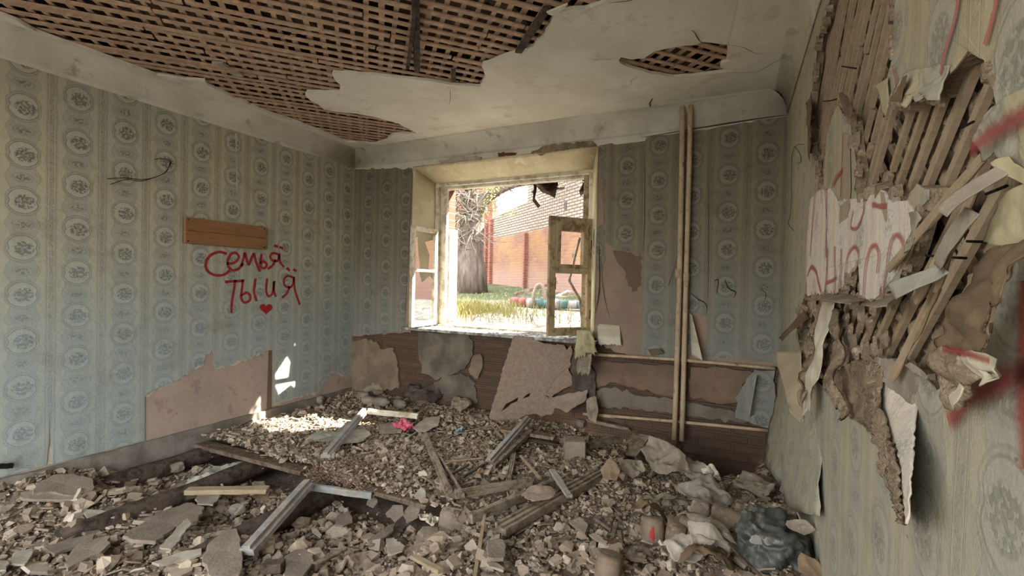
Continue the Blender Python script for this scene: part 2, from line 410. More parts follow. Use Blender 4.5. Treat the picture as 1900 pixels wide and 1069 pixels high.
def flap(name, A, B, mat, parent=None, out=Vector((0, 0, 0)), curl=0, n=14, m=18, th=.002, uvA=None, uvB=None, jag=0, wr=.006, seed=0):
    """paper strip from attached edge A to free edge B, bulging along 'out'"""
    def samp(P, t):
        P = [Vector(p) for p in P]; L = [0]
        for i in range(len(P)-1): L.append(L[-1]+(P[i+1]-P[i]).length)
        d = t*L[-1]
        for i in range(len(P)-1):
            if d <= L[i+1] or i == len(P)-2:
                q = (d-L[i])/max(1e-9, L[i+1]-L[i]); return P[i].lerp(P[i+1], q)
    v = []; uv = []
    outn = out.normalized() if out.length > 0 else Vector((0, 0, 1))
    for j in range(m):
        s = j/(m-1); a = samp(A, s); b = samp(B, s)
        if jag: b = b + (b-a)*random.uniform(-jag, jag)
        for i in range(n):
            t = i/(n-1); p = a.lerp(b, t)+out*math.sin(t*PI*.5)**1.5
            if curl: p = p+outn*curl*math.sin(t*PI)+(a-b).normalized()*curl*max(0, t-.6)*1.2
            p = p+outn*wr*(noise.noise(p*9+Vector((seed, 0, 0)))*1.5+noise.noise(p*25)*.5)*min(1, t*4)
            v.append(p); uv.append((a.lerp(b, t).y if abs((b-a).normalized().y) >= 0 else 0, a.lerp(b, t).z))
    f = [(j*n+i, j*n+i+1, (j+1)*n+i+1, (j+1)*n+i) for j in range(m-1) for i in range(n-1)]
    o = link(name, mesh(name, v, f, uv, True), parent, mat)
    sd = o.modifiers.new('thickness', 'SOLIDIFY'); sd.thickness = th
    return o
def crumple(name, c, sx, sy, mat, rot=(0, 0, 0), amp=.03, n=26, seed=0, outline=None, th=.002, freq=5, parent=None, fold=0, bottom=None):
    """irregular crumpled sheet centred at c"""
    R = Matrix.Rotation(rot[2], 3, 'Z') @ Matrix.Rotation(rot[1], 3, 'Y') @ Matrix.Rotation(rot[0], 3, 'X')
    v = []; f = []; rng = random.Random(seed); ph = [rng.uniform(0, 6) for _ in range(6)]
    kk = rng.randint(5, 8); an_ = [2*PI*(i+rng.uniform(-.3, .3))/kk for i in range(kk)]; an_[0] = 0; rr_ = [rng.uniform(.78, 1.3) for _ in range(kk)]
    poly = list(zip(an_, rr_))+[(2*PI+.001, rr_[0])]
    def rad(th_):
        for (a0, r0), (a1, r1) in zip(poly, poly[1:]):
            if a0 <= th_ <= a1:
                s_ = r0*r1*math.sin(a1-a0); d_ = r0*math.sin(th_-a0)+r1*math.sin(a1-th_)
                return s_/max(d_, 1e-6)*(1+.03*math.sin(17*th_+ph[1]))
        return 1
    nr = n//2; na = n*2
    v.append((0, 0, 0))
    for i in range(1, nr+1):
        for j in range(na):
            a = 2*PI*j/na
            r = i/nr*rad(a)
            v.append((math.cos(a)*r*sx/2, math.sin(a)*r*sy/2, 0))
    for j in range(na): f.append((0, 1+j, 1+(j+1) % na))
    for i in range(nr-1):
        for j in range(na):
            a = 1+i*na+j; b = 1+i*na+(j+1) % na; f.append((a, a+na, b+na, b))
    out = []
    for x, y, z in v:
        p = Vector((x, y, seed*3.1))
        q = noise.noise(p*freq)*1.3; q2 = (1-2*abs(noise.noise(p*freq*1.7+Vector((9, 0, 0)))))*.6+(1-2*abs(noise.noise(p*freq*4+Vector((5, 0, 0)))))*.28
        z = amp*(q+q2)+fold*(x/sx)**2*4
        out.append(R @ Vector((x, y, z)))
    uv = [(p[0], p[1]) for p in v]
    if bottom is not None:
        mz = min(p.z for p in out); dz = bottom-mz-c[2]; out = [p+Vector((0, 0, dz)) for p in out]
    o = link(name, mesh(name, out, f, uv, True), parent, mat); o.location = Vector(c)-(wloc(parent) if parent else Vector())
    sd = o.modifiers.new('thickness', 'SOLIDIFY'); sd.thickness = th
    return o
def slab(name, pts, th, mat, jag=.006, step=.03, parent=None, bev=.003):
    """broken flat slab: pts are world points of its top outline (roughly planar)"""
    P = [Vector(p) for p in pts]; c = sum(P, Vector())/len(P)
    n = Vector()
    for i in range(len(P)): n += (P[i]-c).cross(P[(i+1) % len(P)]-c)
    n.normalize()
    if n.z < 0: n = -n
    U = (P[0]-c); U = (U-n*U.dot(n)).normalized(); V = n.cross(U)
    pl = [Vector(((p-c).dot(U), (p-c).dot(V))) for p in P]
    pl = rag(pl, step, jag)
    fr = Fr((0, 0, 0), U, V, n, 2)
    o = plate(name, fr, pl, [], -th, 0, mat, parent); o.location = c-(wloc(parent) if parent else Vector())
    if bev:
        b = o.modifiers.new('bevel', 'BEVEL'); b.width = bev; b.segments = 1; b.limit_method = 'ANGLE'
    return o
PROF = {
 'box': [(-.5, -.5), (.5, -.5), (.5, .5), (-.5, .5)],
 'rebate': [(-.5, -.5), (.5, -.5), (.5, .1), (.22, .1), (.22, .5), (-.28, .5), (-.28, .2), (-.5, .2)],
 'groove': [(-.5, -.5), (.5, -.5), (.5, .5), (.28, .5), (.28, .25), (.1, .25), (.1, .5), (-.12, .5), (-.12, .2), (-.3, .2), (-.3, .5), (-.5, .5)],
 'log': [(math.cos(a)*.5, math.sin(a)*.5) for a in [2*PI*i/12 for i in range(12)]],
}
def beam(name, A, B, w, h, mat, prof='box', roll=0, parent=None, jag=0, bev=.003, seg=10, warp=.003):
    A = Vector(A); B = Vector(B); L = (B-A).length; X = (B-A).normalized(); Z = Vector((0, 0, 1)); Y = Z.cross(X).normalized(); Z = X.cross(Y)
    if roll: Y, Z = Y*math.cos(roll)+Z*math.sin(roll), Z*math.cos(roll)-Y*math.sin(roll)
    pr = PROF[prof]; k = len(pr); v = []; uv = []
    for i in range(seg+1):
        t = i/seg
        for q, (a, b) in enumerate(pr):
            x = t*L-L/2
            if jag and i in (0, seg): x += random.uniform(-jag, jag)
            wv = warp*noise.noise(Vector((t*4, a*2+w*99, b*2)))
            v.append(Vector((x, a*w+wv, b*h+wv))); uv.append((x, a*w+b*h))
    f = [(i*k+j, i*k+(j+1) % k, (i+1)*k+(j+1) % k, (i+1)*k+j) for i in range(seg) for j in range(k)]
    f = [tuple(reversed(q)) for q in f]
    cap0 = tessellate_polygon([[Vector((a, b, 0)) for a, b in pr]])
    for a, b, c in cap0: f.append((a, b, c)); f.append((seg*k+c, seg*k+b, seg*k+a))
    me = mesh(name, v, f, uv, prof == 'log'); o = link(name, me, parent, mat)
    M = Matrix(((X.x, Y.x, Z.x, 0), (X.y, Y.y, Z.y, 0), (X.z, Y.z, Z.z, 0), (0, 0, 0, 1))); M.translation = (A+B)/2
    if parent: M = Matrix.Translation(-wloc(parent)) @ M
    o.matrix_local = M
    if bev and prof != 'log':
        b_ = o.modifiers.new('bevel', 'BEVEL'); b_.width = bev; b_.segments = 1; b_.limit_method = 'ANGLE'
    return o

# ================================================================== THE ROOM
def struct(o): o['kind'] = 'structure'; return o
WT = 2.91   # top of the wallpaper
# ---- left wall
wl_ = struct(plate('wall_left', FL, [(-1.3, -.5), (YB+.1, -.5), (YB+.1, ZC+.12), (-1.3, ZC+.12)], [], -.12, 0, 'pink plaster'))
pl = FL.pxs([(0, 885), (92, 862), (268, 817)])
paper = [(-1.2, pl[0].y-.33)]+[(p.x, p.y) for p in pl]
torn = FL.pxs([(268, 735), (300, 716), (330, 706), (352, 687), (379, 676), (380, 661), (395, 646), (398, 683), (423, 678), (453, 668), (499, 647), (500, 760), (503, 751), (549, 737), (592, 726), (601, 711), (616, 689), (641, 698), (653, 690)])
edge = [(268, 817)]
torn_r = rag(torn, .03, .007, False, keep=(10, 11))
slit1 = FL.pxs([(91, 766), (94, 800), (97, 861), (85, 862), (90, 820)])
slit2 = FL.pxs([(435, 247), (440, 249), (439, 300), (441, 340), (439, 366), (437, 340), (436, 290)])
slit3 = FL.pxs([(499, 600), (501, 646), (501, 648), (499, 648)])
top = rag([Vector((YB-.004, WT)), Vector((-1.2, WT))], .035, .006, False)
outer = [Vector(p) for p in paper]+torn_r+[Vector((YB-.004, torn[-1].y))]+top
plate('wallpaper', FL, outer, [slit1, slit2], .003, .006, 'wallpaper left', wl_, wav=.004)
back_ = [Vector(p) for p in paper]+[p+Vector((random.uniform(-.008, .008), -random.uniform(.002, .022))) for p in rag(torn, .022, .006, False, keep=(10, 11))]+[Vector((YB-.004, torn[-1].y))]+top
plate('torn_paper_lining', FL, back_, [], .0005, .002, 'paper back', wl_)
# dark ragged seam between paper and cove, corner lath strip beside the torn paper
wood_strip = plate('batten', FL, FL.pxs([(498, 650), (504, 650), (503, 762), (494, 766)]), [], 0, .008, 'brown plaster', wl_)
ribbon('seam', FL, [(y, WT+.004+.004*math.sin(y*9)) for y in np.linspace(.9, 2.2, 14)], .02, .008, 'rust', wl_)
ribbon('seam', FL, [(y, WT+.003+.003*math.sin(y*9)) for y in np.linspace(2.8, 4.3, 14)], .012, .008, 'crack dark', wl_)
struct(plate('baseboard_left', FL, [(-1.3, -.5), (YB, -.5), (YB, .125)]+rag([Vector((YB, .125)), Vector((-1.3, .125))], .08, .003, False), [], 0, .035, 'cement'))
# graffiti on the left wall (crop pixels -> photo pixels)
def gz(L, k=2.671, ox=330, oy=380): return FL.pxs([(ox+x/k, oy+y/k) for x, y in L], .009)
gw = .036
for st in [
    [(234, 240), (205, 234), (170, 245), (146, 270), (138, 305), (155, 335), (190, 350), (230, 346), (252, 330)],
    [(250, 292), (280, 287), (302, 262), (290, 240), (265, 243), (248, 275), (250, 305), (272, 324), (300, 318), (318, 296)],
    [(316, 298), (326, 262), (333, 240), (342, 275), (352, 296), (366, 262), (378, 242), (386, 280), (404, 324)],
    [(414, 252), (410, 285), (412, 308), (430, 314), (441, 298), (428, 282), (412, 286)],
    [(500, 246), (472, 240), (458, 256), (470, 276), (496, 276), (502, 248), (506, 282), (522, 304)], [(482, 278), (470, 300), (452, 314)],
    [(484, 204), (490, 206)], [(510, 212), (516, 214)], [(545, 318), (549, 322)], [(578, 323), (583, 326)],
    [(243, 382), (280, 379), (318, 378)], [(284, 380), (277, 430), (268, 480), (266, 528)],
    [(322, 378), (317, 425), (314, 462), (330, 484), (354, 476), (358, 452), (342, 436), (320, 446)], [(384, 374), (378, 430), (388, 470)],
    [(442, 374), (438, 420), (448, 452), (468, 440), (477, 386)], [(477, 386), (476, 425), (484, 450)],
    [(574, 362), (545, 352), (526, 372), (530, 400), (552, 410), (570, 396), (575, 360), (580, 420), (602, 488)], [(552, 410), (540, 440), (522, 456)],
]:
    ribbon('graffiti_stroke', FL, gz(st), gw, .0085, 'spray red', wl_)
hp = []
for i in range(40):
    t = 2*PI*i/40; hp.append((438+2.0*16*math.sin(t)**3, 515-1.9*(13*math.cos(t)-5*math.cos(2*t)-2*math.cos(3*t)-math.cos(4*t))))
h_ = gz(hp); ctr = sum(h_, Vector((0, 0)))/len(h_)
v = [FL.p(ctr.x, ctr.y, .0085)]+[FL.p(p.x, p.y, .0085) for p in h_]
link('graffiti_heart', mesh('graffiti_heart', v, [(0, 1+i, 1+(i+1) % 40) for i in range(40)], [(0, .5)]+[(0, .75)]*40), wl_, 'spray red')

# ---- cove between walls and ceiling (quarter-round, one mesh per side) and ceiling plaster
def cove(name, path, rad, zb, nseg=9, mat='cove plaster'):
    """path: list of (corner point, inward mitre vector)"""
    v = []; uv = []; M_ = len(path)
    for (p, d) in path:
        for i in range(nseg+1):
            a = PI/2*i/nseg; off = rad*(1-math.cos(a)); z = zb+(ZC-.0-zb)*math.sin(a)
            q = Vector(p)+Vector(d)*(off+.004); v.append(Vector((q.x, q.y, z))); uv.append((q.x+q.y, z+off))
    f = [(j*(nseg+1)+i, j*(nseg+1)+i+1, (j+1)*(nseg+1)+i+1, (j+1)*(nseg+1)+i) for j in range(M_-1) for i in range(nseg)]
    o = link(name, mesh(name, v, f, uv, True), None, mat)
    sd = o.modifiers.new('thickness', 'SOLIDIFY'); sd.thickness = .012; sd.offset = 0
    return struct(o)
def lin(a, b, n): return [Vector(a).lerp(Vector(b), i/(n-1)) for i in range(n)]
cr = .14
cove('trim_1', [((XL, y), (1, -.0 if y < YB-.01 else -1)) for y in (-1.3, 1, 2.5, 3.6, YB)], cr, WT-.01)
cove('trim_2', [((XL if x == 0 else (XR if x == 4 else XL+(XR-XL)*x/4), YB), ((1 if x == 0 else (-1 if x == 4 else 0)), -1)) for x in range(5)], cr, WT-.01)
cove('trim_3', [((XR, y), (-1, -.0 if y < YB-.01 else -1)) for y in (-1.3, 1, 1.55, 2.6, YB)], .10, WT+.02)
# ceiling plaster with its holes
hole = [(30, 38), (60, 62), (150, 95), (250, 128), (290, 141), (345, 148), (380, 150), (385, 158), (430, 180), (500, 210), (560, 230), (600, 246), (644, 264), (695, 267), (721, 258), (728, 250), (773, 248), (740, 230), (725, 226), (700, 219), (666, 212), (640, 210), (600, 203), (587, 192), (570, 181), (570, 170), (631, 172), (631, 158), (620, 147), (618, 136), (666, 138), (769, 147), (839, 158), (891, 160), (898, 147), (896, 118), (955, 98), (990, 87), (1010, 66), (1023, 40), (1031, 24), (1086, 17), (1127, 0)]
H = FC.pxs(hole); H = [Vector((max(p.x, XL+cr+.012), min(p.y, YB-cr-.02))) for p in H]
H += [Vector((-.55, 2.3)), Vector((-.5, 1.6)), Vector((-.9, .9)), Vector((-2.2, .4)), Vector((-3.4, .5)), Vector((-4.15, .8))]
Hr = rag(H, .05, .008)
Hr = [Vector((max(p.x, XL+cr+.008), min(p.y, YB-cr-.012))) for p in Hr]
h2 = [(1148, 112), (1152, 106), (1170, 110), (1195, 108), (1215, 95), (1240, 90), (1265, 86), (1290, 84), (1303, 78), (1349, 83), (1350, 98), (1348, 108), (1353, 114), (1338, 118), (1336, 124), (1345, 129), (1376, 130), (1340, 134), (1300, 139), (1250, 143), (1200, 134), (1160, 122)]
H2r = rag(FC.pxs(h2), .05, .006)
def thin(a): # avoid duplicate points
    o = [a[0]]
    for p in a[1:]:
        if (p-o[-1]).length > 1e-4: o.append(p)
    return o
ceil = struct(plate('ceiling', FC, [(XL-.1, -1.3), (XR+.1, -1.3), (XR+.1, YB+.1), (XL-.1, YB+.1)], [thin(Hr), thin(H2r)], -.022, 0, 'ceiling plaster', None, wav=.006))
# laths: bottom rows run one diagonal, top rows the other
def clipseg(c, d, x0, x1, y0, y1):
    t0, t1 = -99, 99
    for p, q, a, b in ((c.x, d.x, x0, x1), (c.y, d.y, y0, y1)):
        s_, e_ = (a-p)/q, (b-p)/q
        if s_ > e_: s_, e_ = e_, s_
        t0 = max(t0, s_); t1 = min(t1, e_)
    return (t0, t1) if t1-t0 > .1 else None
def lattice(parent, reg, ang, sp, w, z, th, mat, name, skip=.0, brk=.03, gap=None):
    d = Vector((math.cos(ang), math.sin(ang))); n = Vector((-d.y, d.x)); b = MB(); k = 0
    cx = Vector(((reg[0]+reg[1])/2, (reg[2]+reg[3])/2)); R_ = int(4.5/sp)
    for i in range(-R_, R_+1):
        c = cx+n*(i*sp+random.gauss(0, .006)); dd = d+n*random.gauss(0, .006)
        q = clipseg(c, dd, *reg)
        if not q or random.random() < skip: continue
        t = q[0]
        while t < q[1]-.05:
            L = min(random.uniform(.9, 2.2), q[1]-t); a = c+dd*t; e = c+dd*(t+L-.012); ww = w*random.uniform(.82, 1.15)
            m_ = 4; vs_ = []; wob = [random.gauss(0, .003) for _ in range(m_+1)]
            zz = z+random.uniform(-.002, .002)
            for s_ in range(m_+1):
                p = a.lerp(e, s_/m_)+n*wob[s_]; w2 = ww*(1+random.uniform(-.08, .08))
                for (u_, h_) in ((-.5, 0), (.5, 0), (.5, th), (-.5, th)):
                    r_ = p+n*u_*w2; vs_.append(Vector((r_.x, r_.y, zz+h_+wob[s_])))
            fs = [(s_*4+j, s_*4+(j+1) % 4, s_*4+4+(j+1) % 4, s_*4+4+j) for s_ in range(m_) for j in range(4)]+[(0, 3, 2, 1), (m_*4, m_*4+1, m_*4+2, m_*4+3)]
            if not gap or not gap((a+e)/2): b.add(vs_, fs)
            t += L
    return b
reg = (XL+.05, -.15, .45, YB-.05)
lo = lattice(None, (XL+.02, .28, .4, YB-.02), math.radians(48), .098, .037, ZC+.024, .010, None, 'x').build('lath_lattice', 'lath', ceil)
up = lattice(None, (XL+.02, .28, .4, YB-.02), math.radians(-47), .092, .033, ZC+.042, .010, None, 'x').build('lath_lattice', 'lath', ceil)
# joists and boards above the laths, and the slab over them
for i, x in enumerate((-4.0, -3.1, -2.2, -1.3, -.4)):
    o = beam('ceiling_joist', (x, .3, ZC+.16), (x, YB, ZC+.16), .12, .2, 'joist wood', parent=ceil)
b = MB()
for i in range(30): b.box((XL-.1, -1.3+i*.2, ZC+.262), (XR+.1, -1.3+i*.2+.19, ZC+.29))
b.build('ceiling_boards', 'deck wood', ceil)
struct(plate('ceiling', FC, [(XL-.2, -1.4), (XR+.2, -1.4), (XR+.2, YB+.7), (XL-.2, YB+.7)], [], -.40, -.30, 'dark pit'))
b = MB(); z0_, z1_ = ZC, ZC+.42
for a_, c_ in (((XL-.22, -1.4, z0_), (XL-.1, YB+.7, z1_)), ((XR+.16, -1.4, z0_), (XR+.3, YB+.7, z1_)), ((XL-.2, YB+.1, z0_), (XR+.2, YB+.3, z1_)), ((XL-.2, -1.42, z0_-.02), (XR+.2, -1.3, z1_))): b.box(a_, c_)
b.build('ceiling_edge', 'dark pit', ceil)
# dark broken battens hanging under the laths
for L in ([(770, -40), (772, 30), (776, 75), (774, 128)], ):
    P = [FC.px(*p) for p in L]
    for off, w_ in ((0, .045), (.03, .025)):
        beam('broken_batten', (P[0].x+off, P[0].y, ZC+.002), (P[-1].x+off*.3, P[-1].y+(.0 if off == 0 else -.12), ZC-.012-off), w_, .02, 'joist wood', jag=.02, parent=ceil)
a, b_ = FC.px(1016, 15), FC.px(962, 97)
beam('broken_batten', (a.x, a.y, ZC+.005), (b_.x, b_.y, ZC+.002), .05, .018, 'joist wood', jag=.01, parent=ceil)
a, b_ = FC.px(841, 130), FC.px(842, 152)
beam('broken_batten', (a.x, a.y, ZC+.005), (b_.x, b_.y, ZC+.002), .035, .012, 'joist wood', parent=ceil)
# hanging chip of plaster at the tip of the big hole
f1 = FC.pxs([(1014, 24), (1053, 8), (1047, 16), (1026, 30)], .03)
plate('hanging_plaster_chip', FC, f1, [], .02, .03, 'ceiling plaster', ceil)
for (x, y) in ((405, 122), (433, 138)):
    plate('hanging_plaster_chip', FC, FC.pxs([(x-12, y-4), (x+8, y-3), (x+20, y+5), (x+2, y+4)]), [], -.02, -.002, 'slab light', ceil)
# cracks in the ceiling
CR = lambda L, w=.006: ribbon('crack', FC, FC.pxs(L), w, .0075, 'crack dark', ceil, 4, True)
CR([(835, 165), (836, 178), (834, 192)]); CR([(1090, 107), (1120, 109), (1148, 105)])
CR([(1284, 54), (1290, 60), (1297, 72), (1303, 78)], .012); CR([(1186, 140), (1181, 142), (1172, 148), (1171, 157)])
CR([(1212, 180), (1206, 190), (1208, 200)], .02); CR([(1350, 82), (1376, 85), (1400, 96), (1420, 99)]); CR([(1344, 133), (1400, 132), (1440, 112), (1466, 100)])
CR([(750, 175), (790, 182), (830, 186)], .004); CR([(1130, 3), (1160, 0), (1180, -4)], .01)
CR([(1138, 190), (1160, 185), (1190, 178), (1215, 178)], .004); CR([(160, 128), (185, 141), (210, 148), (240, 155), (262, 166), (300, 178), (350, 198), (385, 210)], .008)

# ---- back wall: brick body with window opening, plaster and paper on top
WO = [FB.px(768, 313), FB.px(1107, 277), FB.px(1103, 633), FB.px(755, 604)]
wx0, wx1 = -3.445, -1.235; wz0, wz1 = .93, 2.83
YF = 4.60
def bx_(x, y, Y): return on(x, y, 1, Y)
fx0, fx1 = bx_(806, 450, YF).x, bx_(1099, 450, YF).x; fz1 = bx_(806, 340, YF).z; fz0 = .965
wb = struct(plate('wall_back', FB, [(XL-.1, -.6), (XR+.1, -.6), (XR+.1, ZC), (XL-.1, ZC)], [[(wx0, wz0), (wx1, wz0), (wx1, wz1), (wx0, wz1)]], -.10, -.02, 'interior brick', None))
# outer leaf
struct(plate('wall_back', Fr((0, 4.98, 0), (1, 0, 0), (0, 0, 1), (0, -1, 0), 1), [(XL-1.5, -.6), (XR+1.5, -.6), (XR+1.5, 4.2), (XL-1.5, 4.2)], [[(fx0-.02, fz0-.06), (fx1+.02, fz0-.06), (fx1+.02, fz1+.02), (fx0-.02, fz1+.02)]], -.1, .1, 'red brick'))
# splayed reveals
rv = MB(); Y0, Y1 = YB-.012, 4.89
fr4 = [(wx0, wz0), (wx1, wz0), (wx1, wz1), (wx0, wz1)]; bk4 = [(fx0, fz0-.03), (fx1, fz0-.03), (fx1, fz1), (fx0, fz1)]
for i, (n_, mat_) in enumerate((('s', 'cement'), ('r', 'reveal plaster'), ('t', 'reveal plaster'), ('l', 'reveal plaster'))):
    j = (i+1) % 4; rv = MB(); K = 8; vs_ = []
    for s_ in range(K+1):
        for t_ in range(K+1):
            a = Vector(fr4[i]).lerp(Vector(fr4[j]), s_/K); c = Vector(bk4[i]).lerp(Vector(bk4[j]), s_/K); q = a.lerp(c, t_/K)
            if i != 3 or True: vs_.append(Vector((q.x, Y0+(YF-Y0)*t_/K, q.y))+Vector((1, 0, 1))*.004*noise.noise(Vector((q.x*6, t_, q.y*6))))
    rv.add(vs_, [(s_*(K+1)+t_, s_*(K+1)+t_+1, (s_+1)*(K+1)+t_+1, (s_+1)*(K+1)+t_) for s_ in range(K) for t_ in range(K)])
    o = rv.build('window_reveal', mat_, wb, True); sd = o.modifiers.new('t', 'SOLIDIFY'); sd.thickness = .02; sd.offset = 1 if i in (0,) else 0
rv = MB()
rv.box((fx0-.06, YF+.1, fz0-.05), (fx0, 4.9, fz1+.05)); rv.box((fx1, YF+.1, fz0-.05), (fx1+.06, 4.9, fz1+.05)); rv.box((fx0-.06, YF+.1, fz1), (fx1+.06, 4.9, fz1+.06)); rv.box((fx0-.1, YF, fz0-.12), (fx1+.1, 4.95, fz0-.04))
for x0, x1, z0, z1 in ((wx0-.15, fx0, fz0-.1, fz1+.1), (fx1, wx1+.15, fz0-.1, fz1+.1), (wx0-.1, wx1+.1, fz1, fz1+.2)): rv.box((x0, YF+.02, z0), (x1, 4.9, z1))
rv.build('window_reveal_core', 'cement', wb)
hol = [(wx0, wz0), (wx1, wz0), (wx1, wz1), (wx0, wz1)]
# plaster coat above sill height
lowline = FB.pxs([(657, 640), (700, 628), (758, 622)])
pout = [Vector((XL, .80)), Vector((-3.72, .86)), Vector((wx0-.06, .90)), Vector((wx0-.06, wz1+.0)), ]
pl_top = [Vector((XL, ZC-.02)), Vector((XR, ZC-.02))]
right_low = FB.pxs([(1437, 680), (1380, 678), (1300, 672), (1200, 664), (1150, 655), (1112, 640), (1104, 600)])
outer = rag([Vector((XL, .78)), Vector((-3.72, .86)), Vector((wx0, .88))], .04, .008, False)+[Vector((wx0, wz1)), Vector((wx1, wz1))]+[Vector((wx1, 1.0))]+rag(right_low[::-1][1:], .04, .008, False)+[Vector((XR, right_low[0].y)), Vector((XR, ZC-.02)), Vector((XL, ZC-.02))]
plate('plaster_coat', FB, thin(outer), [], -.02, 0, 'back plaster', wb, wav=.004)
plate('plaster_band', FB, thin([Vector((XL, WT-.12)), Vector((wx0, WT-.14)), Vector((wx0+.05, wz1+.005)), Vector((wx1, wz1+.005)), Vector((wx1+.03, WT-.1)), Vector((XR, WT-.05)), Vector((XR, ZC-.02)), Vector((XL, ZC-.02))]), [], 0, .004, 'cove plaster', wb, wav=.003)
def Bc(L, k, ox, oy): return FB.pxs([(ox+x/k, oy+y/k) for x, y in L])
c1 = (3.8, 640, 580); c2 = (2.325, 1080, 400)
plate('plaster_patch', FB, rag(Bc([(62, 205), (140, 185), (230, 205), (255, 255), (350, 250), (370, 330), (385, 400), (390, 530), (330, 545), (60, 560), (50, 440)], *c1), .04, .008), [], -.02, .022, 'tan plaster', wb, wav=.01)
plate('plaster_patch', FB, rag(Bc([(520, 140), (870, 150), (902, 200), (905, 300), (860, 370), (800, 420), (720, 450), (640, 480), (590, 440), (540, 425), (535, 350), (515, 250)], *c1), .04, .008), [], -.02, .004, 'grey plaster', wb, wav=.006)
plate('plaster_patch', FB, rag(Bc([(600, 600), (600, 500), (700, 450), (820, 430), (900, 480), (925, 560), (925, 640)], *c1), .03, .012), [], -.02, .002, 'grey plaster', wb, wav=.02)
plate('plaster_patch', FB, rag(Bc([(910, 300), (960, 290), (975, 360), (950, 440), (920, 470), (880, 420), (890, 350)], *c1), .03, .01), [], -.02, .01, 'tan plaster', wb, wav=.02)
plate('plaster_patch', FB, rag(Bc([(470, 655), (590, 655), (650, 665), (720, 668), (748, 688), (690, 730), (680, 790), (660, 808), (600, 814), (540, 800), (466, 782)], *c2), .04, .008), [], -.02, .004, 'brown plaster', wb, wav=.006)
plate('plaster_patch', FB, rag(Bc([(30, 640), (120, 630), (400, 650), (405, 780), (330, 770), (200, 740), (120, 720), (50, 745)], *c2), .04, .01), [], -.02, .003, 'brown plaster', wb, wav=.006)
plate('plaster_patch', FB, rag(Bc([(30, 760), (140, 740), (250, 780), (420, 800), (640, 840), (760, 850), (760, 900), (500, 870), (200, 830), (40, 830)], *c2), .04, .012), [], -.02, -.008, 'grey plaster', wb, wav=.01)
plate('plaster_patch', FB, rag(Bc([(135, 148), (255, 170), (258, 300), (215, 330), (185, 240), (150, 200)], *c2), .03, .01), [], 0, .0015, 'brown plaster', wb)
# wallpaper sheets on the back wall
wtop = lambda x: WT-.045+.012*math.sin(x*3)
pL = [Vector((XL+.004, .86))]+rag(Bc([(65, 170), (200, 150), (290, 145), (292, 137), (400, 140)], *c1), .03, .006, False)+FB.pxs([(752, 600), (766, 316)])+rag([Vector((wx0-.02, WT-.09)), Vector((XL+.004, WT-.02))], .05, .008, False)
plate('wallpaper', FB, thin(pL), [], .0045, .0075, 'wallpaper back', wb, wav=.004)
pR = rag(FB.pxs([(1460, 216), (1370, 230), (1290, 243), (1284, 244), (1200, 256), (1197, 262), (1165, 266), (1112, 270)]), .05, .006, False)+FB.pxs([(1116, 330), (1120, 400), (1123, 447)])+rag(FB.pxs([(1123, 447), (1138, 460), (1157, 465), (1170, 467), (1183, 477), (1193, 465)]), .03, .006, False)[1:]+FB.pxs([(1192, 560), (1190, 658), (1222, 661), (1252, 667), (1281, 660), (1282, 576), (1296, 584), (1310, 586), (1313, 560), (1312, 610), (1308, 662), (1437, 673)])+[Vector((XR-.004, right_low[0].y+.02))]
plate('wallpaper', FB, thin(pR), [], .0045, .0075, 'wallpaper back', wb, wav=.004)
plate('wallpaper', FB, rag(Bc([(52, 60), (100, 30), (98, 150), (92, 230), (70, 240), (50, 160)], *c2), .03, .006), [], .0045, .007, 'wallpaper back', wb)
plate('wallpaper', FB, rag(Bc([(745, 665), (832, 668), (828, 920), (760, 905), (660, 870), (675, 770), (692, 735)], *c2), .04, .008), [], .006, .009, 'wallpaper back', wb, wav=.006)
def bp(x, y, h=0): return on(x, y, 1, YB-h)
flap('torn_wallpaper', [bp(1108, 606, .008), bp(1112, 601, .008), bp(1150, 604, .008)], [bp(1112, 640, .03), bp(1130, 638, .04), bp(1154, 641, .03)], 'paper back', wb, Vector((0, -.03, 0)), jag=.05, seed=1)
flap('torn_wallpaper', [bp(1279, 580, .008), bp(1283, 660, .008)], [bp(1285, 585, .03), bp(1305, 668, .06)], 'paper back', wb, Vector((0, -.05, 0)), seed=2)
flap('torn_wallpaper', [bp(1401, 700, .01), bp(1398, 770, .01)], [bp(1405, 690, .04), bp(1390, 772, .07)], 'paper back', wb, Vector((0, -.04, 0)), seed=3, jag=.1)
flap('torn_wallpaper', [bp(1202, 648, .008), bp(1210, 660, .008)], [bp(1225, 646, .03), bp(1232, 655, .05)], 'brown paper', wb, Vector((0, -.02, 0)), seed=4)
CB = lambda L, w=.006, m_='crack dark': ribbon('crack', FB, FB.pxs(L), w, .012, m_, wb, 4, True)
CB([(1190, 256), (1300, 238), (1400, 222), (1462, 214)], .016); CB([(1116, 480), (1118, 520), (1124, 560), (1132, 590)], .008); CB([(1112, 450), (1113, 530), (1106, 580)], .016)
CB([(1391, 195), (1402, 202), (1412, 202), (1440, 206), (1455, 202)], .015); CB([(1284, 190), (1340, 186), (1380, 178), (1430, 175)], .008)
CB([(1283, 545), (1295, 555), (1308, 562), (1312, 572)], .014); CB([(1325, 522), (1333, 520), (1330, 546)], .014); CB([(1345, 518), (1352, 535), (1365, 542), (1362, 552)], .016)
CB([(1410, 536), (1421, 545), (1418, 560)], .008); CB([(700, 268), (760, 260), (830, 262), (880, 250)], .012); CB([(690, 560), (688, 470), (695, 400)], .005)
CB([(1033, 247), (1070, 242), (1110, 236), (1160, 232), (1235, 225)], .012)
CB([(1196, 280), (1197, 400), (1194, 470)], .008); CB([(1314, 300), (1315, 450), (1314, 560)], .006)
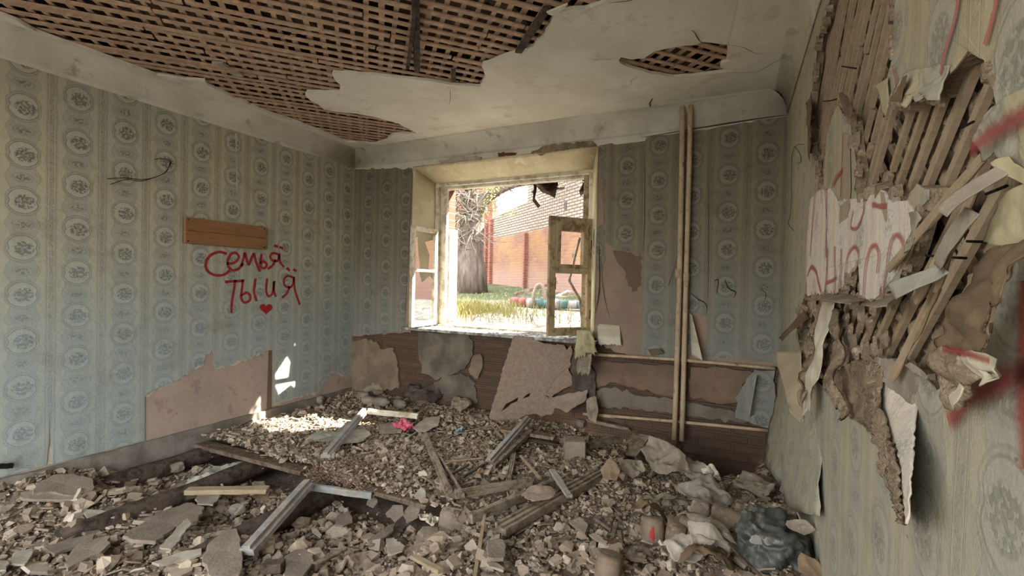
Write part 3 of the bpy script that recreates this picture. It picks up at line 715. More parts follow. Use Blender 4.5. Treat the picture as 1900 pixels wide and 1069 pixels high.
# broken edge of plaster over the window
plate('plaster_patch', FB, rag(FB.pxs([(985, 285), (1010, 272), (1100, 262), (1108, 270), (1060, 277), (1000, 288)]), .03, .006), [], .004, .016, 'crumbly plaster', wb, wav=.01)
plate('plaster_patch', FB, rag(FB.pxs([(815, 300), (850, 290), (895, 292), (893, 297), (850, 301), (820, 305)]), .03, .005), [], .004, .02, 'slab light', wb)
plate('plaster_patch', FB, rag(FB.pxs([(925, 283), (960, 284), (955, 290), (925, 291)]), .03, .006), [], .004, .008, 'rust', wb)

# ---- right wall: boarding, two layers of laths, plaster with the big hole, paper
wr_ = struct(plate('wall_right', FRR, [(-1.3, -.5), (YB+.1, -.5), (YB+.1, ZC+.12), (-1.3, ZC+.12)], [], -.19, -.085, 'deck wood'))
RH = [(1560, -120), (1546, -20), (1542, 0), (1531, 44), (1520, 73), (1513, 136), (1507, 170), (1504, 207), (1504, 243), (1513, 313), (1525, 347), (1531, 342), (1533, 300), (1537, 255), (1549, 212), (1559, 195), (1569, 212), (1581, 226), (1583, 264), (1586, 289), (1591, 320), (1586, 349), (1591, 364), (1600, 366), (1625, 357), (1642, 349), (1666, 371), (1683, 371), (1707, 345), (1725, 350), (1724, 386), (1710, 394), (1703, 422), (1693, 459), (1680, 495), (1666, 524), (1647, 548), (1620, 560), (1609, 553), (1599, 548), (1597, 484), (1594, 484), (1562, 543), (1527, 546), (1498, 550), (1481, 577), (1479, 602), (1484, 645), (1486, 675), (1496, 723), (1510, 733), (1520, 702), (1542, 732), (1569, 702), (1586, 678), (1610, 684), (1649, 702), (1683, 680), (1722, 702), (1740, 730), (1780, 723), (1829, 689), (1838, 650), (1850, 577), (1862, 480), (1895, 400), (1905, 330), (1890, 260), (1865, 200), (1852, 150), (1828, 98), (1800, 100), (1775, 125), (1757, 140), (1737, 185), (1715, 181), (1700, 191), (1672, 196), (1655, 186), (1649, 150), (1660, 100), (1662, 0), (1668, -120)]
RHp = FRR.pxs(RH)
RHj = thin(rag(RHp, .03, .004))
plate('plaster_coat', FRR, [(-1.3, -.5), (YB, -.5), (YB, ZC+.01), (-1.3, ZC+.01)], [RHj], -.03, 0, 'crumbly plaster', wr_)
RHw = thin(rag([p+Vector((random.gauss(0, .006), random.gauss(0, .006))) for p in RHp], .02, .004))
plate('wallpaper', FRR, [(-1.2, -.4), (YB-.004, -.4), (YB-.004, .9), (YB-.03, WT-.02), (-1.2, WT-.02)], [RHw], .002, .005, 'wallpaper right', wr_, wav=.006)
def wall_lattice(ang, sp, w, x, th, mat, sk=0):
    b = lattice(None, (.55, 3.9, .9, ZC), ang, sp, w, 0, th, None, 'x', skip=sk)
    b.v = [(x+v_[2], v_[0], v_[1]) for v_ in b.v]; return b
wall_lattice(math.radians(40), .082, .024, XR+.054, .010, None).build('lath_lattice', 'lath pale', wr_)
wall_lattice(math.radians(-38), .084, .023, XR+.030, .012, None, .03).build('lath_lattice', 'lath pale', wr_)
# lumps of plaster left between the laths
def lumps(name, n, reg, x, s0, s1, mat, parent, seed=3, fr=FRR, inside=None):
    rg = random.Random(seed); b = MB()
    for i in range(n):
        for _ in range(20):
            u, v_ = rg.uniform(reg[0], reg[1]), rg.uniform(reg[2], reg[3])
            if not inside or inside(u, v_): break
        s = rg.uniform(s0, s1); k = rg.randint(5, 8); c = fr.p(u, v_, x)
        ring = [(rg.uniform(.6, 1.1)*s, 2*PI*j/k+rg.uniform(-.2, .2)) for j in range(k)]
        vs_ = [c+fr.U*r_*math.cos(a)*.7+fr.V*r_*math.sin(a)*1.2 for r_, a in ring]+[c+fr.U*r_*math.cos(a)*.4+fr.V*r_*math.sin(a)*.7+fr.N*s*rg.uniform(.2, .5) for r_, a in ring]
        b.add(vs_, [(j, (j+1) % k, k+(j+1) % k, k+j) for j in range(k)]+[tuple(range(k, 2*k))])
    return b.build(name, mat, parent)
def inpoly(poly):
    def fn(x, y):
        c = False; j = len(poly)-1
        for i in range(len(poly)):
            a, b = poly[i], poly[j]
            if (a[1] > y) != (b[1] > y) and x < (b[0]-a[0])*(y-a[1])/(b[1]-a[1])+a[0]: c = not c
            j = i
        return c
    return fn
inRH = inpoly(RHp)
o = lumps('plaster_crumbs', 420, (.8, 3.4, 1.15, 2.6), -.058, .008, .03, 'crumbly plaster', wr_, 3, FRR, inRH); o['kind'] = 'stuff'
o = lumps('plaster_crumbs', 260, (1.5, 3.6, 1.1, 1.5), -.02, .01, .035, 'crumbly plaster', wr_, 4, FRR, inRH); o['kind'] = 'stuff'
# ragged crumbly rim of the hole
rimb = MB(); rg = random.Random(5)
for i, p in enumerate(RHj):
    if rg.random() < .55:
        s = rg.uniform(.006, .022); c = FRR.p(p.x, p.y, -.004); k = 6
        vs_ = [c+FRR.U*s*math.cos(a)*rg.uniform(.6, 1.2)+FRR.V*s*1.6*math.sin(a)*rg.uniform(.6, 1.2)+FRR.N*s*(-.6) for a in [2*PI*j/k for j in range(k)]]
        vs_ += [c+(v_-c)*.6+FRR.N*s*1.2 for v_ in vs_]
        rimb.add(vs_, [(j, (j+1) % k, k+(j+1) % k, k+j) for j in range(k)]+[tuple(range(k, 2*k))])
o = rimb.build('plaster_rim', 'crumbly plaster', wr_); o['kind'] = 'stuff'
def rp(x, y, h=0): return on(x, y, 0, XR-h)
# pale sheet with red strokes in the middle
plate('torn_wallpaper', FRR, thin(rag(FRR.pxs([(1503, 548), (1500, 480), (1505, 370), (1524, 352), (1545, 350), (1560, 372), (1591, 368), (1602, 370), (1626, 361), (1643, 352), (1666, 376), (1690, 372), (1706, 392), (1700, 422), (1690, 459), (1676, 495), (1662, 522), (1644, 545), (1620, 556), (1600, 548), (1597, 484), (1594, 484), (1560, 543), (1527, 546)]), .03, .003)), [], .005, .008, 'wallpaper pale', wr_, wav=.006)
plate('torn_wallpaper', FRR, FRR.pxs([(1570, 245), (1582, 250), (1584, 350), (1578, 425), (1562, 424), (1566, 330)]), [], .008, .0095, 'buff paper', wr_)
plate('torn_wallpaper', FRR, FRR.pxs([(1642, 355), (1650, 357), (1655, 385), (1652, 412), (1646, 390)]), [], .009, .0105, 'buff paper', wr_)
# dark back slit under sheet and hanging shreds
flap('torn_wallpaper', [rp(1530, 547, .006), rp(1575, 546, .006), rp(1606, 556, .006)], [rp(1535, 556, .03), rp(1575, 562, .04), rp(1606, 564, .02)], 'dirty paper', wr_, Vector((-.03, 0, 0)), seed=12, wr=.004)
flap('torn_wallpaper', [rp(1618, 560, .006), rp(1650, 548, .006), rp(1682, 540, .0)], [rp(1625, 566, .03), rp(1655, 572, .04), rp(1678, 568, .03)], 'dirty paper', wr_, Vector((-.03, 0, 0)), seed=13, wr=.004)
flap('torn_wallpaper', [rp(1492, 575, .004), rp(1500, 590, .004)], [rp(1460, 628, .06), rp(1466, 634, .07)], 'brown paper', wr_, Vector((-.04, 0, 0)), seed=14, th=.0015)
flap('torn_wallpaper', [rp(1486, 650, .004), rp(1490, 790, .004)], [rp(1449, 655, .08), rp(1478, 760, .03)], 'buff paper', wr_, Vector((-.04, 0, 0)), seed=15)
flap('torn_wallpaper', [rp(1526, 560, .004), rp(1548, 560, .004)], [rp(1506, 780, .03), rp(1516, 765, .03)], 'paper back', wr_, Vector((-.03, 0, 0)), seed=16, wr=.02, jag=.04)
flap('torn_wallpaper', [rp(1541, 570, .004), rp(1556, 575, .004)], [rp(1580, 765, .03), rp(1588, 780, .03)], 'crumbly plaster', wr_, Vector((-.04, 0, 0)), seed=17, wr=.03, jag=.03, th=.008)
flap('torn_wallpaper', [rp(1500, 660, .0), rp(1520, 650, .0)], [rp(1505, 720, .04), rp(1512, 760, .03)], 'crumbly plaster', wr_, Vector((-.04, 0, 0)), seed=18, wr=.03, th=.01)
# the big tongue of peeled plaster and paper: attached along its upper left, free point low right
TA = [rp(1545, 690, .002), rp(1560, 672, .002), rp(1590, 668, .002), rp(1640, 690, .002), rp(1702, 752, .004)]
TBt = [rp(1678, 968, .05), rp(1684, 972, .05), rp(1688, 972, .05), rp(1691, 960, .05), rp(1696, 860, .05)]
def tongue(name, mat, h, th, seed, fr_, wr):
    A = [(1540, 700), (1552, 680), (1580, 668), (1612, 676), (1650, 700), (1704, 757)]
    L_ = [(1540, 700), (1548, 740), (1580, 775), (1612, 790), (1640, 840), (1652, 890), (1665, 930), (1686, 974)]
    R_ = [(1704, 757), (1701, 790), (1699, 830), (1697, 860), (1694, 890), (1692, 920), (1691, 950), (1688, 974)]
    v = []; uv = []; n = 22; m_ = 40
    def s2(P, t):
        t *= len(P)-1; i = min(int(t), len(P)-2); q = t-i; return (P[i][0]*(1-q)+P[i+1][0]*q, P[i][1]*(1-q)+P[i+1][1]*q)
    for j in range(m_+1):
        t = j/m_; a = s2(L_, t); b = s2(R_, t)
        for i in range(n+1):
            s = fr_[0]+(fr_[1]-fr_[0])*i/n; x = a[0]+(b[0]-a[0])*s; y = a[1]+(b[1]-a[1])*s
            if j == 0: y = s2(A, s)[1]
            else: y -= (1-t)**3*28*math.sin(PI*s)
            hh = h+.05*math.sin(min(1, t*1.4)*PI*.5)*s+.02*t
            p = rp(x, y, hh); q = noise.noise(Vector((p.y*60+seed, p.z*14, 0)))+.5*noise.noise(Vector((p.y*120, p.z*60, seed)))
            p = p+Vector((-1, 0, 0))*abs(q)*wr; v.append(p); uv.append((p.y, p.z))
    f = [(j*(n+1)+i, j*(n+1)+i+1, (j+1)*(n+1)+i+1, (j+1)*(n+1)+i) for j in range(m_) for i in range(n)]
    o = link(name, mesh(name, v, f, uv, True), wr_, mat); sd = o.modifiers.new('t', 'SOLIDIFY'); sd.thickness = th; return o
tongue('torn_wallpaper', 'wallpaper pale', .004, .002, 5, (0, 1), .006)
tongue('hanging_plaster', 'crumbly plaster', .010, .004, 6, (0, .62), .022)
plate('torn_wallpaper', FRR, thin(rag(FRR.pxs([(1612, 676), (1640, 664), (1700, 668), (1712, 700), (1704, 752), (1660, 720), (1640, 700)]), .02, .006)), [], .002, .012, 'dirty paper', wr_, wav=.01)
# right-hand flaps close to the viewer
def poly_flap(name, P, mat, fold_h, seed, wr=.012, th=.002, n=20):
    """paper polygon subdivided and bent off the wall; fold_h(x, y) gives the distance from the wall"""
    xs = [p[0] for p in P]; ys = [p[1] for p in P]; cx, cy_ = sum(xs)/len(P), sum(ys)/len(P); K = 14
    ring = []
    for i in range(len(P)):
        a, b = P[i], P[(i+1) % len(P)]; L = math.hypot(b[0]-a[0], b[1]-a[1]); k = max(1, int(L/9))
        for j in range(k):
            ring.append((a[0]+(b[0]-a[0])*j/k+random.gauss(0, 1.1), a[1]+(b[1]-a[1])*j/k+random.gauss(0, 1.1)))
    m_ = len(ring); v = []; uv = []
    def pt(x, y):
        h = fold_h(x, y); p = rp(x, y, h); p = p+Vector((-1, 0, 0))*(wr*(noise.noise(p*14+Vector((seed, 0, 0)))+.6*noise.noise(p*40)))
        v.append(p); uv.append((p.y, p.z))
    pt(cx, cy_)
    for r_ in range(1, K+1):
        for (x, y) in ring: pt(cx+(x-cx)*r_/K, cy_+(y-cy_)*r_/K)
    f = [(0, 1+j, 1+(j+1) % m_) for j in range(m_)]+[(1+r_*m_+j, 1+(r_+1)*m_+j, 1+(r_+1)*m_+(j+1) % m_, 1+r_*m_+(j+1) % m_) for r_ in range(K-1) for j in range(m_)]
    o = link(name, mesh(name, v, f, uv, True), wr_, mat); sd = o.modifiers.new('t', 'SOLIDIFY'); sd.thickness = th; return o
poly_flap('torn_wallpaper', [(1805, 262), (1812, 232), (1835, 205), (1868, 178), (1930, 150), (1930, 320), (1870, 300), (1838, 282), (1822, 300)], 'wallpaper right', lambda x, y: .03+max(0, (300-y))*.0001, 21)
poly_flap('torn_wallpaper', [(1826, 448), (1838, 410), (1850, 372), (1880, 350), (1930, 330), (1930, 450), (1870, 460)], 'yellow paper', lambda x, y: .035, 22, .006)
poly_flap('torn_wallpaper', [(1752, 600), (1760, 565), (1790, 545), (1800, 500), (1830, 466), (1880, 447), (1930, 440), (1930, 470), (1880, 500), (1862, 548), (1826, 572), (1830, 640), (1835, 672), (1800, 665), (1760, 650), (1750, 640)], 'brown paper', lambda x, y: .05+max(0, 1-abs(y-560)/120)*.03, 23, .018)
poly_flap('hanging_plaster', [(1735, 725), (1745, 695), (1785, 645), (1800, 660), (1812, 690), (1800, 720), (1786, 745), (1770, 760), (1745, 745)], 'crumbly plaster', lambda x, y: .05, 24, .03, .008)
poly_flap('torn_wallpaper', [(1776, 652), (1800, 650), (1818, 655), (1833, 686), (1828, 698), (1812, 690), (1818, 700), (1806, 716), (1795, 700), (1785, 675)], 'paper back', lambda x, y: .07, 25, .03)
poly_flap('torn_wallpaper', [(1770, 738), (1785, 712), (1798, 722), (1790, 745), (1775, 762)], 'paper back', lambda x, y: .08, 26, .01)
poly_flap('torn_wallpaper', [(1680, 678), (1690, 672), (1715, 690), (1725, 702), (1715, 706)], 'dirty paper', lambda x, y: .03, 27, .01)
poly_flap('torn_wallpaper', [(1845, 300), (1865, 290), (1900, 320), (1930, 350), (1930, 370), (1880, 335), (1862, 325)], 'yellow paper', lambda x, y: .045, 28, .008)
poly_flap('torn_wallpaper', [(1686, 396), (1708, 391), (1713, 402), (1704, 432), (1692, 462), (1684, 470), (1694, 425)], 'dirty paper', lambda x, y: .02, 34, .008)
# upper torn edge hanging over the laths
poly_flap('torn_wallpaper', [(1655, 184), (1668, 150), (1690, 130), (1730, 120), (1760, 120), (1757, 138), (1738, 186), (1728, 190), (1720, 180), (1702, 190), (1693, 184), (1680, 200), (1674, 196), (1670, 184), (1656, 190)], 'wallpaper right', lambda x, y: .008+max(0, y-130)*.0003, 29, .006)
poly_flap('torn_wallpaper', [(1652, 186), (1676, 146), (1684, 140), (1682, 160), (1672, 190)], 'brown paper', lambda x, y: .03, 30, .004)
poly_flap('torn_wallpaper', [(1558, 172), (1566, 168), (1576, 190), (1582, 212), (1578, 222), (1566, 205)], 'brown paper', lambda x, y: .03, 31, .006)
poly_flap('torn_wallpaper', [(1625, 160), (1648, 145), (1652, 190), (1648, 215), (1640, 205), (1636, 180)], 'yellow paper', lambda x, y: .01, 32, .004)
poly_flap('torn_wallpaper', [(1497, 190), (1507, 170), (1504, 240), (1502, 300), (1497, 260)], 'brown paper', lambda x, y: .02, 33, .006)
# long curled pale strip and loose laths across the hole
flap('torn_wallpaper', [rp(1870, 290, .04), rp(1882, 312, .04)], [rp(1792, 385, .07), rp(1815, 400, .07)], 'dirty paper', wr_, Vector((-.03, 0, 0)), seed=41)
flap('torn_wallpaper', [rp(1790, 384, .07), rp(1816, 398, .07)], [rp(1742, 490, .06), rp(1765, 500, .06)], 'dirty paper', wr_, Vector((-.01, 0, 0)), seed=42)
flap('torn_wallpaper', [rp(1742, 488, .06), rp(1760, 505, .06)], [rp(1684, 530, .07), rp(1698, 556, .07)], 'silver foil', wr_, Vector((-.03, 0, 0)), seed=43)
for (a, b_, w_, h_) in (((1812, 345), (1735, 540), .016, .045), ((1826, 290), (1650, 500), .02, .02), ((1742, 530), (1655, 705), .02, .03), ((1790, 395), (1700, 560), .018, .055)):
    beam('loose_lath', rp(*a, h_), rp(*b_, h_), .008, w_, 'lath pale', parent=wr_, warp=.004)
for (a, b_) in (((1795, 448), (1830, 449)), ((1768, 478), (1792, 479)), ((1718, 474), (1740, 476)), ((1784, 237), (1806, 226)), ((1830, 360), (1868, 345))):
    tubeobj('nail', [rp(*a, .02), rp(*b_, .03)], .0022, 'black', wr_, 6)
plate('gap_shade', FRR, FRR.pxs([(1700, 536), (1768, 536), (1772, 550), (1762, 562), (1745, 562), (1700, 556)]), [], -.058, -.050, 'black', wr_)  # black plate standing in for the shade between the laths
# spray strokes on the right wall
def rsp(L, w, h=.0105, mat='spray red faded', fr=FRR): ribbon('graffiti_stroke', fr, fr.pxs(L, h), w*1.25, h, mat, wr_)
rsp([(1781, -20), (1770, 40), (1752, 100), (1742, 155)], .022); rsp([(1852, -20), (1842, 30), (1832, 66)], .022); rsp([(1657, 130), (1662, 150), (1663, 172)], .014)
rsp([(1513, 345), (1508, 400), (1503, 470)], .03, .0125); rsp([(1523, 350), (1523, 372)], .02, .0125); rsp([(1531, 354), (1533, 400), (1532, 470)], .03, .0125)
rsp([(1564, 255), (1562, 300), (1560, 360)], .02); rsp([(1545, 342), (1552, 328), (1562, 318)], .03)
rsp([(1603, 380), (1600, 400), (1588, 424), (1578, 420), (1582, 395)], .016, .0125); rsp([(1620, 380), (1632, 383), (1642, 382)], .02, .0125)
rsp([(1494, 548), (1498, 515), (1505, 496), (1514, 505), (1517, 520), (1522, 540)], .032, .0125); rsp([(1535, 470), (1533, 510), (1530, 540)], .03, .0125); rsp([(1533, 525), (1545, 520), (1550, 515)], .02, .0125); rsp([(1548, 465), (1548, 510), (1547, 540)], .026, .0125)
rsp([(1560, 470), (1559, 500), (1556, 535)], .024, .0125); rsp([(1568, 505), (1572, 475), (1584, 458), (1591, 468), (1592, 485)], .018, .0125)
rsp([(1601, 545), (1604, 500), (1612, 465), (1622, 455), (1629, 470), (1627, 500)], .018, .0125); rsp([(1638, 550), (1645, 490), (1652, 448), (1663, 436), (1674, 450), (1676, 480)], .016, .0125)
rsp([(1812, 268), (1845, 245), (1880, 222), (1925, 205)], .036, .047, 'spray red soft'); rsp([(1770, 768), (1800, 735), (1850, 710), (1900, 690), (1930, 690)], .055, .0115, 'spray red soft'); rsp([(1900, 560), (1898, 640), (1896, 740), (1902, 830)], .05, .0115, 'spray red soft')
rsp([(1752, 648), (1790, 656), (1830, 668)], .014, .075, 'spray red soft')
# loose paper bulging off the foot of the right wall by the corner
flap('loose_wallpaper', [rp(1445, 680, .004), rp(1560, 640, .004)][0:1]+[rp(1452, 700, .004), rp(1505, 760, .004), rp(1525, 850, .004)], [onZ(1422, 858, .18), onZ(1452, 900, .22), onZ(1475, 950, .28), rp(1532, 960, .006)], 'wallpaper right', wr_, Vector((-.02, 0, 0)), seed=51, wr=.015)

# ---- wall behind the viewer, its wide doorway added to let in fill light
FF = Fr((0, -1.3, 0), (1, 0, 0), (0, 0, 1), (0, 1, 0), 1)
struct(plate('wall_front', FF, [(XL-.1, -.5), (XR+.1, -.5), (XR+.1, 3.5), (XL-.1, 3.5)], [[(XL+.5, 0), (XR-.7, 0), (XR-.7, 2.8), (XL+.5, 2.8)]], -.12, 0, 'grey plaster'))

# ================================================================== WINDOW
win = struct(empty('window_1', (fx0, YF, fz0)))
b = MB(); fw_ = .055
for (yy, t_, w_) in ((YF, .05, .045), (YF+.06, .05, .075), (YF+.16, .05, .06)):
    b.box((fx0, yy, fz0), (fx0+w_, yy+t_, fz1)); b.box((fx1-w_, yy, fz0), (fx1, yy+t_, fz1)); b.box((fx0+w_, yy, fz1-w_), (fx1-w_, yy+t_, fz1)); b.box((fx0+w_, yy, fz0-.03), (fx1-w_, yy+t_, fz0+.015))
b.build('window_frame', 'sash white', win, bevel=.004)
b = MB(); b.box((fx0+.045, YF+.05, fz0), (fx0+.13, YF+.062, fz1-.03)); b.build('frame_board', 'sash white', win, bevel=.002)
b = MB(); b.box((fx1-.12, YF+.05, fz0), (fx1-.07, YF+.062, fz1-.05)); b.build('frame_board', 'sash paint', win, bevel=.002)
# window board
b = MB(); K = 24
x0, x1 = wx0-.06, wx1+.05
b.box((x0, 4.262, .925), (x1, YF+.02, .958)); b.box((wx0+.03, YF, .925), (wx1-.03, 4.98, .958))
o = b.build('window_sill', 'sill paint', win, bevel=.006)
def sash(name, hinge, free, z0, z1, mats, muntin, t=.042, stile=.05, panes=(), diag=None):
    """casement leaf standing open between a hinge point and a free point (plan view)"""
    h_ = Vector((hinge[0], hinge[1], 0)); f_ = Vector((free[0], free[1], 0)); X = (f_-h_).normalized(); W_ = (f_-h_).length
    Y = Vector((0, 0, 1)).cross(X); M_ = Matrix(((X.x, Y.x, 0, h_.x), (X.y, Y.y, 0, h_.y), (0, 0, 1, 0), (0, 0, 0, 1)))
    b = MB()
    b.box((0, 0, z0), (stile, t, z1), M_); b.box((W_-stile, 0, z0), (W_, t, z1), M_)
    b.box((stile, 0, z0), (W_-stile, t, z0+stile*1.15), M_); b.box((stile, 0, z1-stile), (W_-stile, t, z1), M_)
    for (m0, m1) in muntin: b.box((stile, .004, m0), (W_-stile, t-.004, m1), M_)
    o = b.build(name, mats, win, bevel=.003)
    for k, poly in enumerate(panes):
        vs_ = [M_ @ Vector((stile-.004+u*(W_-2*stile+.008), t*.5+d, z)) for d in (-.0015, .0015) for u, z in poly]; n_ = len(poly)
        gl = MB(); gl.add(vs_, [tuple(range(n_-1, -1, -1)), tuple(range(n_, 2*n_))]+[(i, (i+1) % n_, n_+(i+1) % n_, n_+i) for i in range(n_)])
        gl.build('pane', 'glass', o)
    return o, M_, W_
s1z1 = 2.05
# left leaf: swings into the room, seen almost edge on
sL, ML, WL = sash('sash', (fx0+.02, YF-.01), (-3.285, 4.13), .975, on(766, 418, 1, 4.13).z, 'sash white', [(1.60, 1.63)], panes=[[(0, 1.02), (.95, 1.02), (1, 1.6), (.75, 1.60), (.6, 1.48), (.2, 1.56), (0, 1.5)], [(0, 1.63), (.3, 1.63), (.25, 1.8), (.5, 1.95), (0, 1.99)], [(.7, 1.63), (1, 1.63), (1, 1.99), (.85, 1.99), (.8, 1.8)]])
zt = on(1013, 401, 1, 4.204).z
sR, MR_, WR = sash('sash', (fx1-.0, YF-.01), (-1.664, 4.204), .985, zt, 'sash paint', [(1.60, 1.66)], stile=.07)
b = MB()   # the little ventilation leaf's frame inside the upper part
b.box((.07, -.012, 1.66), (.13, .05, zt-.07), MR_); b.box((WR-.12, -.012, 1.66), (WR-.07, .05, zt-.07), MR_); b.box((.13, -.012, zt-.14), (WR-.12, .05, zt-.07), MR_); b.box((.13, -.012, 1.66), (WR-.12, .05, 1.69), MR_)
b.build('vent_frame', 'sash paint', sR, bevel=.003)
b = MB(); b.box((WR-.105, -.02, 1.44), (WR-.098, -.01, 1.56), MR_); b.build('latch', 'rust', sR)
b = MB()
for z in (1.15, 1.85): b.box((-.01, .0, z), (.04, .055, z+.09), MR_)
b.build('hinge', 'rust', sR)
# second, outer leaves folded outward
b = MB(); b.box((fx1-.08, YF+.2, 1.0), (fx1-.03, YF+.5, 1.05)); b.box((fx1-.08, YF+.2, 2.1), (fx1-.03, YF+.5, 2.15)); b.box((fx1-.08, YF+.2, 1.0), (fx1-.03, YF+.25, 2.15)); b.build('sash', 'sash paint', win, bevel=.003)
b = MB(); b.box((fx0+.05, YF+.22, 1.0), (fx0+.075, YF+.40, 2.15)); b.build('sash', 'sash white', win, bevel=.003)
# torn sheet metal hanging at the head of the window, outside
def hang(P, Y, mat, seed):
    v = [on(x, y, 1, Y+.05*math.sin(i*1.7)) for i, (x, y) in enumerate(P)]; c = sum(v, Vector())/len(v)
    vs_ = []; m_ = len(v)
    for s_ in (0, .5, 1):
        for i, p in enumerate(v):
            q = c.lerp(p, s_); vs_.append(q+Vector((0, .07*noise.noise(q*6+Vector((seed, 0, 0))), 0)))
    f = [(m_+i, m_+(i+1) % m_, (i+1) % m_) for i in range(m_)]+[(k*m_+i, k*m_+(i+1) % m_, (k+1)*m_+(i+1) % m_, (k+1)*m_+i) for k in (0, 1) for i in range(m_)]
    me = mesh('x', vs_, f, None, True); o = link('hanging_flashing', me, None, mat)
    sd = o.modifiers.new('t', 'SOLIDIFY'); sd.thickness = .003; return o
wc = (2.6725, 740, 260)
def W(L): return [(wc[1]+x/wc[0], wc[2]+y/wc[0]) for x, y in L]
o = hang(W([(690, 195), (785, 190), (790, 235), (825, 235), (825, 243), (780, 245), (770, 285), (745, 272), (715, 262), (690, 235), (682, 215)]), 5.02, 'tin', 1); tag(o, 'largest torn dark metal sheet hanging from the window head', 'metal scrap', 'torn flashing in the window head')
o = hang(W([(668, 200), (690, 205), (682, 250), (670, 290), (700, 325), (690, 338), (660, 300), (668, 260), (660, 262), (672, 240)]), 5.02, 'tin', 2); tag(o, 'long thin dark metal shred dangling left of the largest hanging sheet', 'metal scrap', 'torn flashing in the window head')
o = hang(W([(905, 182), (935, 180), (930, 245), (918, 262), (905, 278), (895, 255), (905, 215)]), 5.02, 'tin', 3); tag(o, 'small pointed rusty metal piece hanging near the right end of the window head', 'metal scrap', 'torn flashing in the window head')
o = hang(W([(290, 236), (330, 230), (372, 228), (360, 250), (345, 240), (340, 262), (322, 240)]), 5.02, 'tin', 4); tag(o, 'short ragged metal shred at the left end of the window head', 'metal scrap', 'torn flashing in the window head')

# rags of paper hanging from the right end of the sill
def bpx(x, y, Y): return on(x, y, 1, Y)
o = flap('hanging_rag', [bpx(1070, 612, 4.25), bpx(1096, 614, 4.25)], [bpx(1072, 664, 4.19), bpx(1113, 652, 4.2)], 'yellow paper', None, Vector((0, -.06, 0)), seed=61, jag=.12, wr=.05, th=.003)
tag(o, 'pale yellow torn paper draped over the right end of the sill', 'torn paper')
o = flap('hanging_rag', [bpx(1078, 648, 4.2), bpx(1100, 650, 4.2)], [bpx(1074, 690, 4.17), bpx(1097, 694, 4.16)], 'dirty paper', None, Vector((0, -.05, 0)), seed=62, jag=.1, wr=.05, th=.003)
tag(o, 'grey paper shred hanging below the yellow one at the sill end', 'torn paper')

# ================================================================== OUTSIDE
def gz_(x, y): return .86+.055*(y-5) if y < 18 else 1.575+.02*(y-18)
v = []; f = []; nx, ny = 70, 70
for j in range(ny+1):
    y = 5.08+27*(j/ny)**1.6
    for i in range(nx+1):
        x = -26+34*i/nx; v.append((x, y, gz_(x, y)+.06*noise.noise(Vector((x*1.5, y*1.5, 0)))))
f = [(j*(nx+1)+i, j*(nx+1)+i+1, (j+1)*(nx+1)+i+1, (j+1)*(nx+1)+i) for j in range(ny) for i in range(nx)]
struct(link('floor', mesh('yard', v, f, [(p[0], p[1]) for p in v], True), None, 'yard ground')); 
Aw = dep(905, 515, 18); Bw = dep(1100, 548, 11.5); Aw.z = Bw.z = 0
dW = (Bw-Aw).normalized(); nW = Vector((-dW.y, dW.x, 0)); nW = nW if nW.y < 0 else -nW
fr = Fr(Aw, dW, (0, 0, 1), nW, 1)
def along(px_, ref=500):   # distance along the yard wall seen at photo column px_
    d = ray(px_, ref); # solve CAM + t d = Aw + s dW (plan)
    den = d.x*dW.y-d.y*dW.x; t = (Aw.x*dW.y-Aw.y*dW.x)/den
    q = CAM+d*t; return (q-Vector((Aw.x, Aw.y, q.z))).dot(dW)
s975 = along(976); s9 = (Vector((1.3, 0, 0))-Aw).x/dW.x
yw = plate('garden_wall', fr, [(0, .5), (s975, .5), (20, .5), (20, 9), (s9, 9), (s9, 4.6), (s975, 4.65), (s975, 4.12), (0, 3.92)], [], -.3, 0, 'yard brick')  # high end step is unseen, added to keep sun off the window's right part
tag(yw, 'tall yard wall, white brick above and stained orange-red brick below, unseen taller end added to block sun', 'wall')
b = MB(); q = (lambda s_, z, h: fr.p(s_, z, h))
for s_, w_ in ((along(976), .10), (.25, .22), (-.12, .12)):
    vs_ = [fr.p(s_+a, z, h) for a in (0, w_) for h in (0, .12) for z in (.9, 3.9 if s_ < 1 else 3.1)]
    b.add(vs_, [(0, 1, 3, 2), (4, 6, 7, 5), (0, 4, 5, 1), (2, 3, 7, 6), (0, 2, 6, 4), (1, 5, 7, 3)])
b.build('pilaster', 'red brick', yw)
for px_, z0, z1, w_ in ((1045, 2.0, 3.6, .12), (1062, 3.35, 3.5, .12)):
    s_ = along(px_); bb = MB(); vs_ = [fr.p(s_+a, z, h) for a in (0, w_) for h in (0, .02) for z in ((3.55, 3.75) if px_ == 1045 else (2.2, 2.3))]
    bb.add(vs_, [(0, 1, 3, 2), (4, 6, 7, 5), (0, 4, 5, 1), (2, 3, 7, 6), (0, 2, 6, 4), (1, 5, 7, 3)]); bb.build('wall_vent', 'dark cloth', yw)
